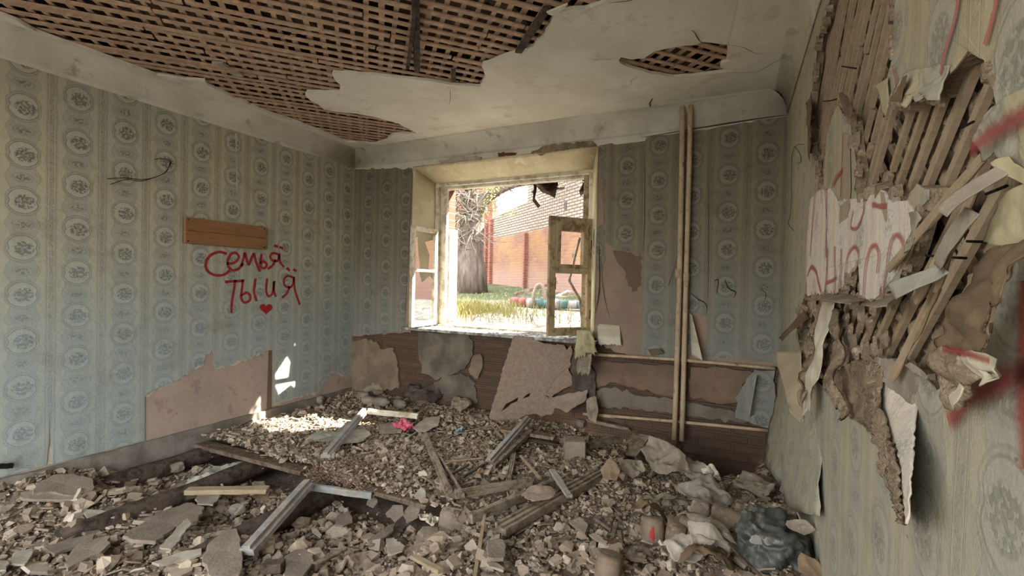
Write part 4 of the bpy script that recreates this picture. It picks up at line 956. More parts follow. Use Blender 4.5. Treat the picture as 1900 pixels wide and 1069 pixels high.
# red brick building behind the tree
YR = Aw.y+.4
fR = Fr((0, YR, 0), (1, 0, 0), (0, 0, 1), (0, -1, 0), 1)
r0 = fR.px(820, 480); r1 = fR.px(862, 512); xr_ = fR.px(912, 480).x; rt = fR.px(830, 478).y+.15
rb = plate('brick_shed', fR, [(-22, .5), (xr_, .5), (xr_, 7.5), (-22, 7.5)], [[(r0.x-1, 1.45), (r1.x, 1.45), (r1.x, rt+.5), (r0.x-1, rt+.35)]], -.4, 0, 'red brick')
tag(rb, 'dark red brick building behind the tree with an open doorway', 'building')
b = MB(); b.box((r0.x-1.2, YR+2.2, 1), (r1.x+.3, YR+2.3, 4)); b.box((r0.x-1.3, YR+.3, 1), (r0.x-1.1, YR+2.3, 4)); b.box((r1.x+.2, YR+.3, 1), (r1.x+.4, YR+2.3, 4)); b.box((r0.x-1.3, YR+.3, rt+.6), (r1.x+.4, YR+2.3, rt+.8)); b.build('doorway_inner', 'red brick', rb)
b = MB(); b.box((r0.x-1.3, YR-.5, rt+.35), (r1.x+.25, YR+.1, rt+.43)); b.build('porch_roof', 'old wood', rb)
# low sheet of roofing at the wall foot, fallen beams
for k, (x0_, y0_, x1_, y1_, w_, mt, lab) in enumerate(((895, 511, 945, 518, .35, 'grey roof', 'flat grey roofing scrap at the foot of the yard wall'), (885, 505, 980, 522, .08, 'old wood', 'long grey plank lying along the foot of the yard wall'))):
    def g_(x, y):
        t = 10
        for _ in range(30):
            p = dep(x, y, t); t += (p.z-gz_(p.x, p.y)-.05)*2.5*(1 if True else 0); t = max(3, min(22, t))
        return dep(x, y, t)
    a = fr.p(along(x0_), gz_(0, 15)-.08, .5); c = fr.p(along(x1_), gz_(0, 13)-.05, .6)
    o = beam('roofing_scrap' if k == 0 else 'plank', a, c, w_, .06, mt); tag(o, lab, 'scrap')

# tree
def G(px_, py_, Y):   # point on the yard ground plane near depth t
    return None
tb = dep(868, 505, 13.2); tb.z = gz_(tb.x, tb.y)-.05
def T(x, y, t=13.2): return dep(x, y, t)
tree = empty('tree', tb); tag(tree, 'old thick-trunked bare tree standing in the yard outside the window', 'tree')
trunk = [tb+Vector((0, 0, -.1)), T(868, 490), T(870, 470), T(873, 440), T(876, 410), T(876, 385), T(873, 360), T(870, 330), T(868, 290)]
b = MB(); b.tube([p for p in trunk], [.62, .50, .42, .38, .36, .30, .24, .2, .16], 14); o = b.build('trunk', 'bark', tree, True)
limb = catmull([T(878, 408), T(890, 385), T(903, 366), T(925, 352), T(950, 342), T(975, 338), T(1010, 336, 12.6), (T(1060, 330, 12))], 4)
b = MB(); b.tube(limb, [.24-.2*i/len(limb) for i in range(len(limb))], 10); b.build('branch', 'bark', tree, True)
rg = random.Random(9); b = MB()
for i in range(170):
    q = rg.random(); base = T(862+rg.uniform(-14, 20), 335+rg.uniform(0, 110), 13.2-.35)
    if q < .35: base = T(rg.uniform(832, 850), rg.uniform(345, 470), 13.2)
    pts = [base]; d = Vector((rg.gauss(0, 1), rg.gauss(0, .4), rg.gauss(.1, .8))).normalized()
    for k in range(5):
        d = (d+Vector((rg.gauss(0, .5), rg.gauss(0, .3), rg.gauss(-.1, .5)))).normalized(); pts.append(pts[-1]+d*rg.uniform(.1, .28))
    b.tube(pts, [.018, .016, .014, .012, .009, .006], 4)
for i in range(60):
    p0 = limb[rg.randint(2, len(limb)-1)]; pts = [p0]; d = Vector((rg.gauss(.3, .6), rg.gauss(0, .4), rg.gauss(-.1, .8))).normalized()
    for k in range(4): d = (d+Vector((rg.gauss(0, .4), 0, rg.gauss(0, .4)))).normalized(); pts.append(pts[-1]+d*rg.uniform(.1, .3))
    b.tube(pts, [.014, .012, .009, .007, .004], 4)
o = b.build('twigs', 'twig', tree, True); o['kind'] = 'stuff'
b = MB()
for i in range(1500):
    if rg.random() < .45: c = T(rg.uniform(890, 960), rg.uniform(345, 400), rg.uniform(12.6, 13.8))
    elif rg.random() < .5: c = T(rg.uniform(900, 1090), rg.uniform(322, 352), rg.uniform(12, 13.5))
    else: c = T(rg.uniform(835, 905), rg.uniform(335, 430), rg.uniform(12.8, 13.6))
    if noise.noise(c*1.3) < .05: continue
    u = Vector((rg.gauss(0, 1), rg.gauss(0, 1), rg.gauss(0, 1))).normalized(); w_ = u.orthogonal().normalized(); s = rg.uniform(.02, .045)
    b.add([c-u*s, c+w_*s*.5, c+u*s, c-w_*s*.5], [(0, 1, 2, 3)])
o = b.build('leaves', 'leaves', tree); o['kind'] = 'stuff'

# sunlit grass tufts near the window
b = MB()
for i in range(5200):
    if i < 3300: x, y = rg.gauss(-4.6, .8), rg.gauss(6.9, .55)
    else: x, y = rg.uniform(-10, 1), rg.uniform(5.6, 14)
    if y < 5.3: continue
    z = gz_(x, y)+.06*noise.noise(Vector((x*1.5, y*1.5, 0))); h = rg.uniform(.05, .22)*(1 if i < 3300 else .4); a = rg.uniform(0, PI); s = .007
    c = Vector((x, y, z)); d = Vector((math.cos(a), math.sin(a), 0)); l = Vector((rg.gauss(0, .05), rg.gauss(0, .05), 0))
    b.add([c-d*s, c+d*s, c+d*s*.6+l*.4+Vector((0, 0, h*.6)), c+l+Vector((0, 0, h)), c-d*s*.6+l*.4+Vector((0, 0, h*.6))], [(0, 1, 2, 3, 4)])
o = b.build('grass', 'grass blades'); tag(o, 'tufts of yellow-green grass growing just outside the window', 'grass', kind='stuff')
# painted playground log, arch and plank
lg = empty('painted_log', dep(1010, 562, 8.6)); tag(lg, 'long log painted in teal and rose bands lying in the yard', 'log')
P0, P1 = dep(950, 552, 8.8), dep(1088, 566, 8.2); P0.z = gz_(0, P0.y)+.1; P1.z = gz_(0, P1.y)+.1
for i, mt in enumerate(('painted rose', 'painted rose', 'grey roof', 'painted teal', 'painted teal', 'grey roof', 'painted teal', 'grey roof', 'painted teal')):
    b = MB(); b.tube([P0.lerp(P1, i/9), P0.lerp(P1, (i+1)/9)], .105-.004*i, 12); b.build('log_band', mt, lg, True)
cA = dep(988, 560, 8.5); cB = dep(1012, 560, 8.5); ap = [cA.lerp(cB, .5-.5*math.cos(t))+Vector((0, 0, .42*math.sin(t)-.1)) for t in np.linspace(0, PI, 14)]
o = tubeobj('arch', ap, .035, 'dirty paper', None, 8); tag(o, 'small pale arched tube standing behind the painted log', 'arch')
o = beam('plank', dep(952, 548, 8.9), dep(1035, 523, 8.9), .06, .06, 'old wood'); tag(o, 'plank leaning at a slant across the painted log in the yard', 'plank')
a, c, d_ = dep(1076, 440, 5.6), dep(1056, 522, 5.6), dep(1078, 560, 5.6)
br = empty('broken_pole', d_); tag(br, 'broken crooked grey pole seen through the open right sash', 'pole')
beam('pole_piece', a, c, .045, .03, 'old wood', parent=br); beam('pole_piece', c+Vector((0, 0, .01)), d_, .04, .03, 'old wood', parent=br); beam('pole_stump', d_, dep(1082, 600, 5.6), .05, .05, 'old wood', parent=br)
o = crumple('white_scrap', dep(1045, 556, 8.2)+Vector((0, 0, .06)), .35, .2, 'white paint', amp=.08, n=14, seed=5, th=.01); tag(o, 'white scrap lying in front of the arch in the yard', 'scrap')

# ================================================================== FLOOR, DECK, RUBBLE
def sst(a, b, x): t = max(0, min(1, (x-a)/(b-a))); return t*t*(3-2*t)
YD = 2.53     # broken front edge of the remaining floorboards
def deckfront(x): return YD+.03*(x+2)
def right_edge(y): return -1.86+.16*(y-YD)
def Hh(x, y, fine=True):
    """height of the rubble surface"""
    deck = sst(YD-.012, YD+.004, y)*(1-sst(-1.75, -1.35, x))
    low = -.21+.11*sst(2.2, 1.5, y)+.05*sst(1.3, .6, y)
    right = .0+.10*sst(-1.2, -.1, x)*sst(4.0, 3.2, y)+.20*sst(-.45, .3, x)*sst(3.9, 2.6, y)
    fl = low*(1-sst(-2.0, -1.2, x))+right*sst(-2.0, -1.2, x)
    h = fl*(1-deck)+.035*deck
    back = sst(2.9, 3.5, y)*sst(-1.9, -1.3, x); h = h*(1-back)+back*(.05+.12*sst(-.3, .2, x)*sst(3.95, 3.5, y))
    h += .07*sst(3.7, 4.3, y)*(1-sst(-1.5, -1.2, x))       # heaped at the foot of the back wall
    h += .12*sst(-4.0, -4.3, x)*sst(2.6, 2.2, y)+.05*sst(-3.85, -4.0, x)*sst(1.9, 1.5, y)
    pit = sst(-.86, -.72, x)*sst(.22, .12, x)*sst(3.82, 3.93, y); h = h*(1-pit)-.42*pit
    if fine: h += .045*noise.noise(Vector((x*1.7, y*1.7, 3)))+.03*noise.noise(Vector((x*5, y*5, 8)))*(1-deck*.6)
    return h
nx, ny = 130, 130; v = []
for j in range(ny+1):
    for i in range(nx+1):
        x = XL+.01+(XR-XL-.02)*i/nx; y = -.9+(YB-.03+.9)*j/ny; h = Hh(x, y)-.012
        if y > deckfront(x) and x < right_edge(y) : h = min(h, .02)+.0
        v.append((x, y, h))
f = [(j*(nx+1)+i, j*(nx+1)+i+1, (j+1)*(nx+1)+i+1, (j+1)*(nx+1)+i) for j in range(ny) for i in range(nx)]
# faces just under the deck edge are opened so that a real gap shows below the boards
gap_f = []
for q in f:
    x = sum(v[k][0] for k in q)/4; y = sum(v[k][1] for k in q)/4
    gap_f.append(YD-.05 < y < YD+.09 and x < -1.72)
f2 = [q for q, g in zip(f, gap_f) if not g]
fl_ = struct(link('floor', mesh('dust', v, f2, [(p[0], p[1]) for p in v], True), None, 'dust'))
b = MB(); K = 60; vs_ = []
for i in range(K+1):
    x = XL+.02+(-1.5-XL)*i/K
    for y, z in ((YD-.07, -.245), (YD+.35, -.27), (YD+1.0, -.30)): vs_.append((x, y, z+.02*noise.noise(Vector((x*6, y*6, 0)))))
b.add(vs_, [(i*3+j, i*3+j+1, (i+1)*3+j+1, (i+1)*3+j) for i in range(K) for j in range(2)])
u_ = b.build('dust_under_boards', 'dust', fl_)
# the remaining boarded deck, boards running along the room's width
deck = struct(empty('floor', (-3.1, YD, -.05)))
nb = 0; y = YD
while y < YB-.05:
    wd = .125; x1 = -1.82+.16*(y-YD)+random.uniform(-.08, .12); x0 = XL+.04
    if nb == 0:
        beam('floorboard', (x0, deckfront(x0)+wd/2, -.022), (-3.02, deckfront(-3.02)+wd/2, -.022), wd-.004, .034, 'deck wood', parent=deck, jag=.01)
        beam('floorboard', (-2.35, deckfront(-2.35)+wd/2, -.024), (-1.86, deckfront(-1.86)+wd/2, -.03), wd-.004, .034, 'deck wood', parent=deck, jag=.02)
        beam('floorboard', (-3.02, YD+.06+wd/2, -.03), (-2.35, YD+.07+wd/2, -.03), wd-.03, .034, 'deck wood', parent=deck, jag=.02)
    elif y < YD+.9 or True:
        if nb < 8: beam('floorboard', (x0, y+wd/2+.02, -.022), (x1, y+wd/2+.02, -.022), wd-.006, .034, 'deck wood', parent=deck, jag=.02)
    y += wd; nb += 1
o = plate('floorboard', Fr((0, 0, 0), (1, 0, 0), (0, 1, 0), (0, 0, 1), 2), [(XL+.02, YD+1.0), (-1.7, YD+1.0), (-1.45, YB-.03), (XL+.02, YB-.03)], [], -.03, -.005, 'deck wood', deck)
# joists
jo = []
for x, ya, yb_, z, w_, lab in ((-4.23, 1.65, 3.4, -.095, .15, 'dark round floor joist nearest the left wall'), (-3.63, 1.3, 3.4, -.12, .15, 'dark round floor joist showing between the fallen slabs on the left'), (-2.74, 1.5, 3.4, -.13, .16, 'dark round floor joist passing under the long white-edged beam')):
    o = beam('floor_joist', (x, ya, z), (x, yb_, z), w_, w_, 'joist wood', 'log', seg=16, warp=.012); tag(o, lab, 'joist')

# --- loose rubble nobody could count
def in_frame(p, mx=40):
    d = p-CAM; t = d.dot(fwd)
    if t < .3: return None
    x = 950+F*d.dot(RT)/t; y = 534.5-F*d.dot(UP)/t
    return (x, y, t) if -mx < x < 1900+mx and y < 1069+60 else None
PAL = [((164, 151, 138), 36), ((148, 136, 123), 30), ((182, 171, 158), 20), ((208, 202, 192), 6), ((126, 113, 101), 14), ((156, 134, 116), 4), ((108, 96, 86), 5), ((192, 186, 176), 6)]
PALc = [srgb(tuple(v*q for v, q in zip(c, (.97, .94, .90)))) for c, w_ in PAL]; PALw = np.array([w_ for c, w_ in PAL], float); PALw /= PALw.sum()
def frag_geo(rg, s, flat):
    k = rg.randint(4, 7); th = s*rg.uniform(.07, .2) if flat else s*rg.uniform(.35, .65)
    an = sorted(2*PI*(j+rg.uniform(-.33, .33))/k for j in range(k)); el = rg.uniform(.5, 1)
    ring = [(math.cos(a)*s*.5*rg.uniform(.7, 1.15), math.sin(a)*s*.5*el*rg.uniform(.7, 1.15)) for a in an]
    if flat: v = [(x, y, 0) for x, y in ring]+[(x*.93, y*.93, th) for x, y in ring]
    else: v = [(x, y, rg.uniform(-.1, .1)*s) for x, y in ring]+[(x*rg.uniform(.4, .9), y*rg.uniform(.4, .9), th*rg.uniform(.6, 1)) for x, y in ring]
    f = [tuple(range(k-1, -1, -1)), tuple(range(k, 2*k))]+[(j, (j+1) % k, k+(j+1) % k, k+j) for j in range(k)]
    return v, f
def rubble(name, n, smin, smax, seed, flatp=.6, reg=None, lift=0, power=2.2, tilt=.35):
    rg = random.Random(seed); V = []; Fc = []; Cc = []
    nprs = np.random.RandomState(seed); cnt = 0; tries = 0
    while cnt < n and tries < n*12:
        tries += 1
        x = rg.uniform(XL+.03, XR-.03); y = rg.uniform(.55, YB-.05)
        if reg and not reg(x, y): continue
        h = Hh(x, y); q = in_frame(Vector((x, y, h)))
        if not q: continue
        if h < -.3 and rg.random() < .8: continue
        if YD-.02 < y < YD+.10 and -3.05 < x < -1.8 and False: continue
        s = smin+(smax-smin)*rg.random()**power; fl = rg.random() < flatp
        gv, gf = frag_geo(rg, s, fl)
        E_ = Matrix.Rotation(rg.uniform(0, 2*PI), 3, 'Z') @ Matrix.Rotation(rg.gauss(0, tilt), 3, 'X') @ Matrix.Rotation(rg.gauss(0, tilt), 3, 'Y')
        c = Vector((x, y, h+s*rg.uniform(-.12, .18)+lift)); b0 = len(V)
        for p in gv:
            w_ = E_ @ Vector(p)+c; V.append((w_.x, min(w_.y, YB-.03), w_.z))
        Fc += [tuple(i+b0 for i in ff) for ff in gf]
        ci = PALc[nprs.choice(len(PALc), p=PALw)]; k = rg.uniform(.8, 1.15); Cc += [(ci[0]*k, ci[1]*k, ci[2]*k, 1)]*len(gv); cnt += 1
    me = mesh(name, V, Fc); ca = me.color_attributes.new('Col', 'FLOAT_COLOR', 'POINT'); ca.data.foreach_set('color', np.array(Cc, 'f').ravel())
    o = link(name, me, None, 'rubble'); o['kind'] = 'stuff'; return o
def dens_far(x, y): return random.random() < min(1, .25+ y/5)
o = rubble('plaster_crumbs', 30000, .007, .034, 21, .7); tag(o, 'fine crumbs of plaster and brick covering the whole floor', 'rubble')
o = rubble('rubble', 9000, .022, .085, 22, .78, power=3.6); tag(o, 'heaped broken plaster and lath rubble all over the floor', 'rubble')
o = rubble('rubble', 1000, .04, .12, 23, .9, lambda x, y: y < deckfront(x), power=2.4, tilt=.3); tag(o, 'larger plaster lumps filling the sunken front part of the floor', 'rubble')
# slivers of lath in the rubble
b = MB(); rg = random.Random(31)
for i in range(420):
    x = rg.uniform(XL+.2, XR-.2); y = rg.uniform(1., YB-.3); h = Hh(x, y)
    if h < -.3 or not in_frame(Vector((x, y, h))): continue
    L = rg.uniform(.03, .17); a = rg.uniform(0, PI); d = Vector((math.cos(a), math.sin(a), rg.gauss(.05, .15))); c = Vector((x, y, h+.012)); n_ = Vector((-math.sin(a), math.cos(a), 0))*rg.uniform(.003, .012); u = Vector((0, 0, rg.uniform(.002, .006)))
    a_, e_ = c-d*L/2, c+d*L/2
    b.add([a_-n_-u, a_+n_-u, a_+n_+u, a_-n_+u, e_-n_-u, e_+n_-u, e_+n_+u, e_-n_+u], [(0, 1, 2, 3), (7, 6, 5, 4), (0, 4, 5, 1), (1, 5, 6, 2), (2, 6, 7, 3), (3, 7, 4, 0)])
o = b.build('wood_splinters', 'old wood'); tag(o, 'small splinters of lath scattered through the rubble', 'splinters', kind='stuff')
# --- the larger fragments, one object each
protos = []
rg = random.Random(77)
for k in range(22):
    gv, gf = frag_geo(rg, 1, k % 4 != 0)
    me = mesh('plaster_fragment', gv, gf); ci = PALc[[0, 1, 2, 0, 2, 3, 1, 0, 4, 2, 7][k % 11]]
    ca = me.color_attributes.new('Col', 'FLOAT_COLOR', 'POINT'); ca.data.foreach_set('color', np.array([(ci[0], ci[1], ci[2], 1)]*len(gv), 'f').ravel())
    me.materials.append(MT['rubble']); protos.append((me, ('grey-brown', 'dull grey', 'light', 'grey-brown', 'light', 'whitish', 'dull grey', 'grey-brown', 'dark brown', 'light', 'whitish')[k % 11]+(' flat' if k % 4 != 0 else ' lumpy')))
cnt = 0
GRP = {'left': ('plaster fragment among the slabs in the sunken left front of the floor', 'plaster fragments in the sunken left front'),
       'right': ('plaster fragment in the rubble heap towards the right wall', 'plaster fragments in the right-hand heap'),
       'back': ('plaster fragment on the raised floor towards the window', 'plaster fragments on the raised floor')}
while cnt < 290:
    x = rg.uniform(XL+.15, XR-.12); y = rg.uniform(.9, YB-.25); h = Hh(x, y); q = in_frame(Vector((x, y, h)), 0)
    if not q or h < -.3 or q[1] > 1069: continue
    reg_ = 'back' if y > YD+.1 else ('left' if x < -1.3 else 'right')
    if reg_ == 'back' and rg.random() < .35: continue
    s = rg.uniform(.07, .16)*(1.05 if reg_ == 'left' else .8 if reg_ == 'right' else .62)
    if YD-.15 < y < YD+.1 and x < -1.7: continue
    pm_, look = rg.choice(protos); o = bpy.data.objects.new('plaster_fragment', pm_); C.objects.link(o)
    o.location = (x, y, h+.008); o.scale = (s, s, s*.8); o.rotation_euler = (rg.gauss(0, .22), rg.gauss(0, .22), rg.uniform(0, 6.3))
    tag(o, look+' '+GRP[reg_][0], 'plaster', look+' '+GRP[reg_][1]); cnt += 1

# ================================================================== THINGS ON THE FLOOR
def g(px_, py_, dz=.02):
    """point where the line of sight meets the rubble surface raised by dz"""
    d = ray(px_, py_); t = .6; prev = None
    while t < 6.5:
        p = CAM+d*t
        if p.y > YB-.03 or p.x < XL+.02 or p.x > XR-.02 or p.z <= Hh(p.x, p.y)+dz: break
        t += .012
    return CAM+d*t
def gs(L, dz=.02): return [g(x, y, dz) for x, y in L]
def P(x, y, z): return onZ(x, y, z)
def fitplane(pts):
    A_ = np.array([(p.x, p.y, 1) for p in pts]); z = np.array([p.z for p in pts]); c, *_ = np.linalg.lstsq(A_, z, rcond=None)
    c[0] = max(-.45, min(.45, c[0])); c[1] = max(-.45, min(.45, c[1])); c[2] = np.mean(z-A_[:, :2] @ c[:2]); return c
def slab_px(name, lab, L, th, mat, dz=.05, cat='plaster', group=None, jag=.005, up=0):
    pts = gs(L, dz); c = fitplane(pts); z0 = []
    out = []
    for (x, y) in L:   # intersect sight lines with the fitted plane
        d = ray(x, y); t = (c[0]*CAM.x+c[1]*CAM.y+c[2]-CAM.z)/(d.z-c[0]*d.x-c[1]*d.y); out.append(CAM+d*t)
    o = slab(name, out, th, mat, jag, .03); tag(o, lab, cat, group); return o
cA_ = lambda L, ox, oy, k=3.25: [(ox+x/k, oy+y/k) for x, y in L]
Z3 = (0, 740); Z4 = (350, 740); Z5 = (750, 740)
SL = [
 ('flat crumbly grey slab at the far left below the left wall', [(215, 505), (330, 455), (450, 450), (560, 480), (560, 550), (430, 585), (300, 560), (200, 570)], Z3, .02, 'slab plaster', .06),
 ('long split slab just in front of the crumbly grey slab at far left', [(130, 560), (270, 545), (440, 580), (530, 575), (480, 605), (330, 610), (180, 605), (120, 590)], Z3, .02, 'slab plaster', .05),
 ('pale pointed slab left of the second dark joist', [(450, 660), (540, 665), (705, 685), (690, 715), (560, 735)], Z3, .012, 'slab light', .05),
 ('largest flat grey slab lying across the sunken left part', [(740, 825), (860, 745), (960, 680), (1130, 625), (1230, 650), (1190, 740), (1060, 770), (940, 860), (800, 850)], Z3, .022, 'slab plaster', .07),
 ('thin pale rectangular slab tilted over the largest grey slab', [(960, 895), (1130, 710), (1145, 765), (1060, 880), (1030, 910)], Z3, .01, 'slab light', .10),
 ('tall upright-looking brown-grey slab at the lower left of the long beam', [(1250, 880), (1330, 800), (1430, 780), (1450, 880), (1465, 960), (1440, 1069), (1270, 1069), (1220, 970)], Z3, .02, 'slab plaster', .08),
 ('wide brown-grey slab at left front', [(255, 900), (400, 850), (580, 810), (560, 850), (400, 905), (330, 935)], Z3, .02, 'slab plaster', .05),
 ('ribbed brown slab in the left foreground', [(395, 960), (480, 870), (620, 830), (665, 870), (600, 930), (410, 1020)], Z3, .022, 'slab plaster', .07),
 ('long thin light slab at the bottom left of centre', [(915, 985), (1050, 935), (1215, 900), (1215, 935), (1100, 970), (960, 1000)], Z3, .014, 'slab light', .07),
 ('grey slab leaning on the pale timber at left', [(1175, 605), (1210, 540), (1320, 550), (1330, 570), (1285, 640), (1190, 635)], Z3, .012, 'slab light', .09),
 ('rounded pale slab at the left edge of the floor', [(50, 990), (90, 920), (200, 900), (195, 940), (150, 1000)], Z3, .012, 'slab light', .05),
 ('small white slab at the bottom left corner', [(-20, 970), (45, 975), (40, 1030), (-20, 1035)], Z3, .012, 'slab light', .05),
 ('brown slab under the left wall of rubble', [(0, 650), (100, 635), (60, 665), (0, 680)], Z3, .012, 'slab plaster', .05),
 ('grey slab fragment right of the pale cloth sheet', [(1530, 495), (1600, 495), (1605, 520), (1525, 525)], Z3, .012, 'slab light', .05),
 ('white marbled shard in the middle foreground', [(1190, 840), (1240, 835), (1300, 880), (1290, 915), (1215, 940), (1195, 900)], Z4, .01, 'slab light', .06),
 ('white shard at the broken corner of the floorboards', [(1355, 580), (1400, 530), (1430, 560), (1430, 585), (1375, 600)], Z4, .01, 'slab light', .05),
 ('rounded grey disc-like shard hanging at the deck edge', [(1030, 520), (1105, 510), (1100, 560), (1060, 580), (1025, 555)], Z4, .01, 'slab plaster', .05),
 ('round grey shard just below the deck edge', [(1075, 590), (1110, 580), (1140, 620), (1110, 655), (1070, 635)], Z4, .01, 'slab plaster', .07),
 ('dark grey pointed slab standing in the rubble centre', [(880, 760), (900, 700), (970, 670), (990, 740), (930, 770)], Z4, .012, 'slab plaster', .06),
 ('grey lobed slab leaning in the rubble right of centre', [(1185, 690), (1230, 640), (1290, 640), (1300, 690), (1240, 740)], Z4, .014, 'slab plaster', .08),
 ('brown slab tipped up under the floorboard corner', [(1290, 700), (1330, 630), (1400, 650), (1380, 710), (1310, 745)], Z4, .014, 'slab plaster', .08),
 ('long grey slab sloping towards the centre foreground', [(1080, 860), (1150, 790), (1250, 740), (1240, 790), (1150, 860), (1090, 885)], Z4, .014, 'slab plaster', .06),
 ('wide brown slab at the bottom edge left of centre', [(580, 950), (640, 910), (760, 905), (740, 1000), (690, 1069), (580, 1069)], Z4, .016, 'slab plaster', .05),
 ('small white chip right of the dark gap', [(780, 740), (800, 720), (815, 745), (800, 770)], Z4, .008, 'slab light', .05),
 ('pale flat chip among the centre rubble', [(740, 780), (760, 775), (805, 820), (795, 832), (750, 805)], Z4, .01, 'slab light', .06),
 ('dark square slab in the centre foreground', [(500, 850), (590, 845), (610, 880), (600, 960), (500, 955)], Z5, .02, 'slab plaster', .08),
 ('thin yellowish slab near the bottom centre', [(490, 985), (530, 980), (605, 1020), (600, 1035), (510, 1010)], Z5, .012, 'slab light', .06),
 ('grey slab lying across the back floor near the pink bag', [(520, 300), (560, 215), (660, 200), (700, 230), (640, 290)], None, .006, 'slab light', .04),
 ('white slab fragment left of the bent timber', [(265, 830), (340, 820), (350, 845), (300, 860)], Z5, .012, 'slab light', .05),
 ('flat pinkish slab at right of the heap', [(990, 740), (1060, 710), (1110, 760), (1090, 815), (1040, 780)], Z5, .014, 'slab plaster', .05),
 ('long brown slab lying right of centre', [(1110, 815), (1150, 810), (1230, 860), (1220, 880), (1150, 850)], Z5, .012, 'slab plaster', .05),
]
for lab, L, org, th, mat, dz in SL:
    if org is None: continue
    slab_px('plaster_slab', lab, cA_(L, *org), th, mat, dz)
slab_px('plaster_slab', 'pale dusty sheet of plaster just right of the pink bag', [(765, 793), (790, 775), (818, 772), (812, 790), (790, 800), (775, 802)], .01, 'slab light', .04)
slab_px('plaster_slab', 'grey slab lying under the blue-edged sash rail', [(640, 770), (672, 790), (690, 806), (665, 820), (640, 822), (610, 828)], .01, 'slab light', .03)
slab_px('plaster_slab', 'white and grey plate under the pink bag', [(703, 786), (745, 784), (745, 803), (705, 804)], .01, 'slab plaster', .03)

# timbers
def tb_(name, lab, a, b_, w_, h_, mat, prof='box', cat='timber', za=None, zb=None, roll=0, dz=.03, group=None, parent=None, jag=.004):
    A = P(*a, za) if za is not None else g(*a, dz); B = P(*b_, zb) if zb is not None else g(*b_, dz)
    o = beam(name, A, B, w_, h_, mat, prof, roll, parent=parent, jag=jag)
    if lab: tag(o, lab, cat, group)
    return o
# L-shaped remains of the sash frame at the back left
A = P(676, 762, .15); B = P(604, 845, .10); D = P(776, 772, .13)
r_ = empty('broken_window_frame', A); tag(r_, 'corner of a pale blue-edged window frame lying on the rubble at back left', 'window frame')
beam('stile', A, B, .075, .05, 'blue white wood', 'rebate', parent=r_); beam('rail', A+(D-A).normalized()*.04, D, .06, .05, 'sash white', 'rebate', parent=r_)
A = P(789, 806, .08); B = P(836, 918, .07); D = P(985, 893, .05)
r_ = empty('broken_window_frame', B); tag(r_, 'large dusty L-shaped window frame corner in the middle of the floor', 'window frame')
beam('stile', A, B, .055, .05, 'old wood', 'rebate', parent=r_); beam('rail', B+(D-B).normalized()*.03, D, .05, .055, 'old wood', 'rebate', parent=r_)
beam('stile', A.lerp(B, .35)+Vector((.05, 0, -.01)), B+Vector((.09, .02, 0)), .02, .03, 'old wood', parent=r_)
tb_('timber', 'long dusty beam with a white edge sloping down from the deck to the front', (570, 897), (458, 1022), .085, .06, 'blue white wood', 'rebate', za=.03, zb=-.04)
tb_('timber', 'short dark block supporting the near end of the long white-edged beam', (452, 1000), (440, 1040), .09, .05, 'old wood', za=-.12, zb=-.12)
tb_('timber', 'thin whitish rail lying under the edge of the floorboards', (572, 903), (690, 920), .03, .045, 'blue white wood', za=-.02, zb=-.03)
tb_('timber', 'blue and white painted timber propped up left of the leaning board', (979, 776), (908, 856), .07, .05, 'blue white wood', 'rebate', za=.22, zb=.08)
tb_('timber', 'dark timber under the propped blue and white one', (985, 800), (915, 866), .05, .04, 'old wood', za=.13, zb=.05)
tb_('board', 'upper of two rotten dark boards behind the propped timber', (930, 797), (1030, 812), .09, .03, 'old wood', za=.13, zb=.10, jag=.02)
tb_('board', 'lower of two rotten dark boards behind the propped timber', (950, 808), (1035, 824), .07, .03, 'joist wood', za=.08, zb=.06, jag=.02)
tb_('lath', 'left of two thin pale laths behind the propped timber', (913, 790), (932, 812), .018, .012, 'lath pale', dz=.06)
tb_('lath', 'right of two thin pale laths behind the propped timber', (920, 787), (941, 808), .018, .012, 'lath pale', dz=.07)
tb_('lath', 'thin pale lath lying crosswise left of the two behind the propped timber', (862, 800), (915, 789), .014, .01, 'lath pale', dz=.03)
tb_('timber', 'grooved weathered stick standing upright in the rubble centre', (953, 842), (941, 906), .04, .02, 'old wood', 'groove', dz=.05)
tb_('timber', 'short pale lath right of the grooved stick', (966, 846), (1002, 888), .022, .018, 'lath pale', dz=.05)
tb_('timber', 'rear dark timber of the pair sloping down at centre', (873, 962), (1028, 896), .035, .06, 'old wood', za=.05, zb=.08)
tb_('timber', 'front long grooved timber of the pair sloping down at centre', (928, 983), (1117, 877), .10, .05, 'old wood', 'groove', za=.04, zb=.10)
tb_('timber', 'thin dark edging strip in front of the long grooved timber', (940, 990), (1119, 888), .018, .04, 'blue white wood', za=.02, zb=.07)
tb_('board', 'short white-edged board lying across the long grooved timber', (1024, 872), (1057, 922), .045, .02, 'blue white wood', za=.16, zb=.13)
o = crumple('torn_hardboard', P(1002, 918, .12), .22, .16, 'hardboard', (0.1, 0, .5), .02, 20, 8, th=.006); tag(o, 'ragged brown scrap lying on the pair of sloping timbers', 'hardboard')
tb_('lath', 'long thin pale stick pointing at the viewer in the foreground', (903, 935), (881, 1069), .022, .008, 'lath pale', za=.06, zb=.02)
tb_('lath', 'bent lath tip above the long thin foreground stick', (895, 928), (904, 940), .02, .008, 'lath pale', dz=.06)
tb_('board', 'dark board lying behind the square block', (1092, 828), (1150, 814), .05, .05, 'old wood', za=.10, zb=.10)
tb_('board', 'pale narrow board lying on the left under the grey slab', (346, 911), (498, 909), .07, .035, 'lath pale', za=-.06, zb=-.06)
tb_('board', 'dark board end left of the pale narrow board', (320, 925), (372, 912), .08, .05, 'joist wood', za=-.12, zb=-.10)
tb_('timber', 'dark broken timber slanting below the right corner of the floorboards', (774, 928), (828, 896), .05, .04, 'old wood', za=-.06, zb=.0)
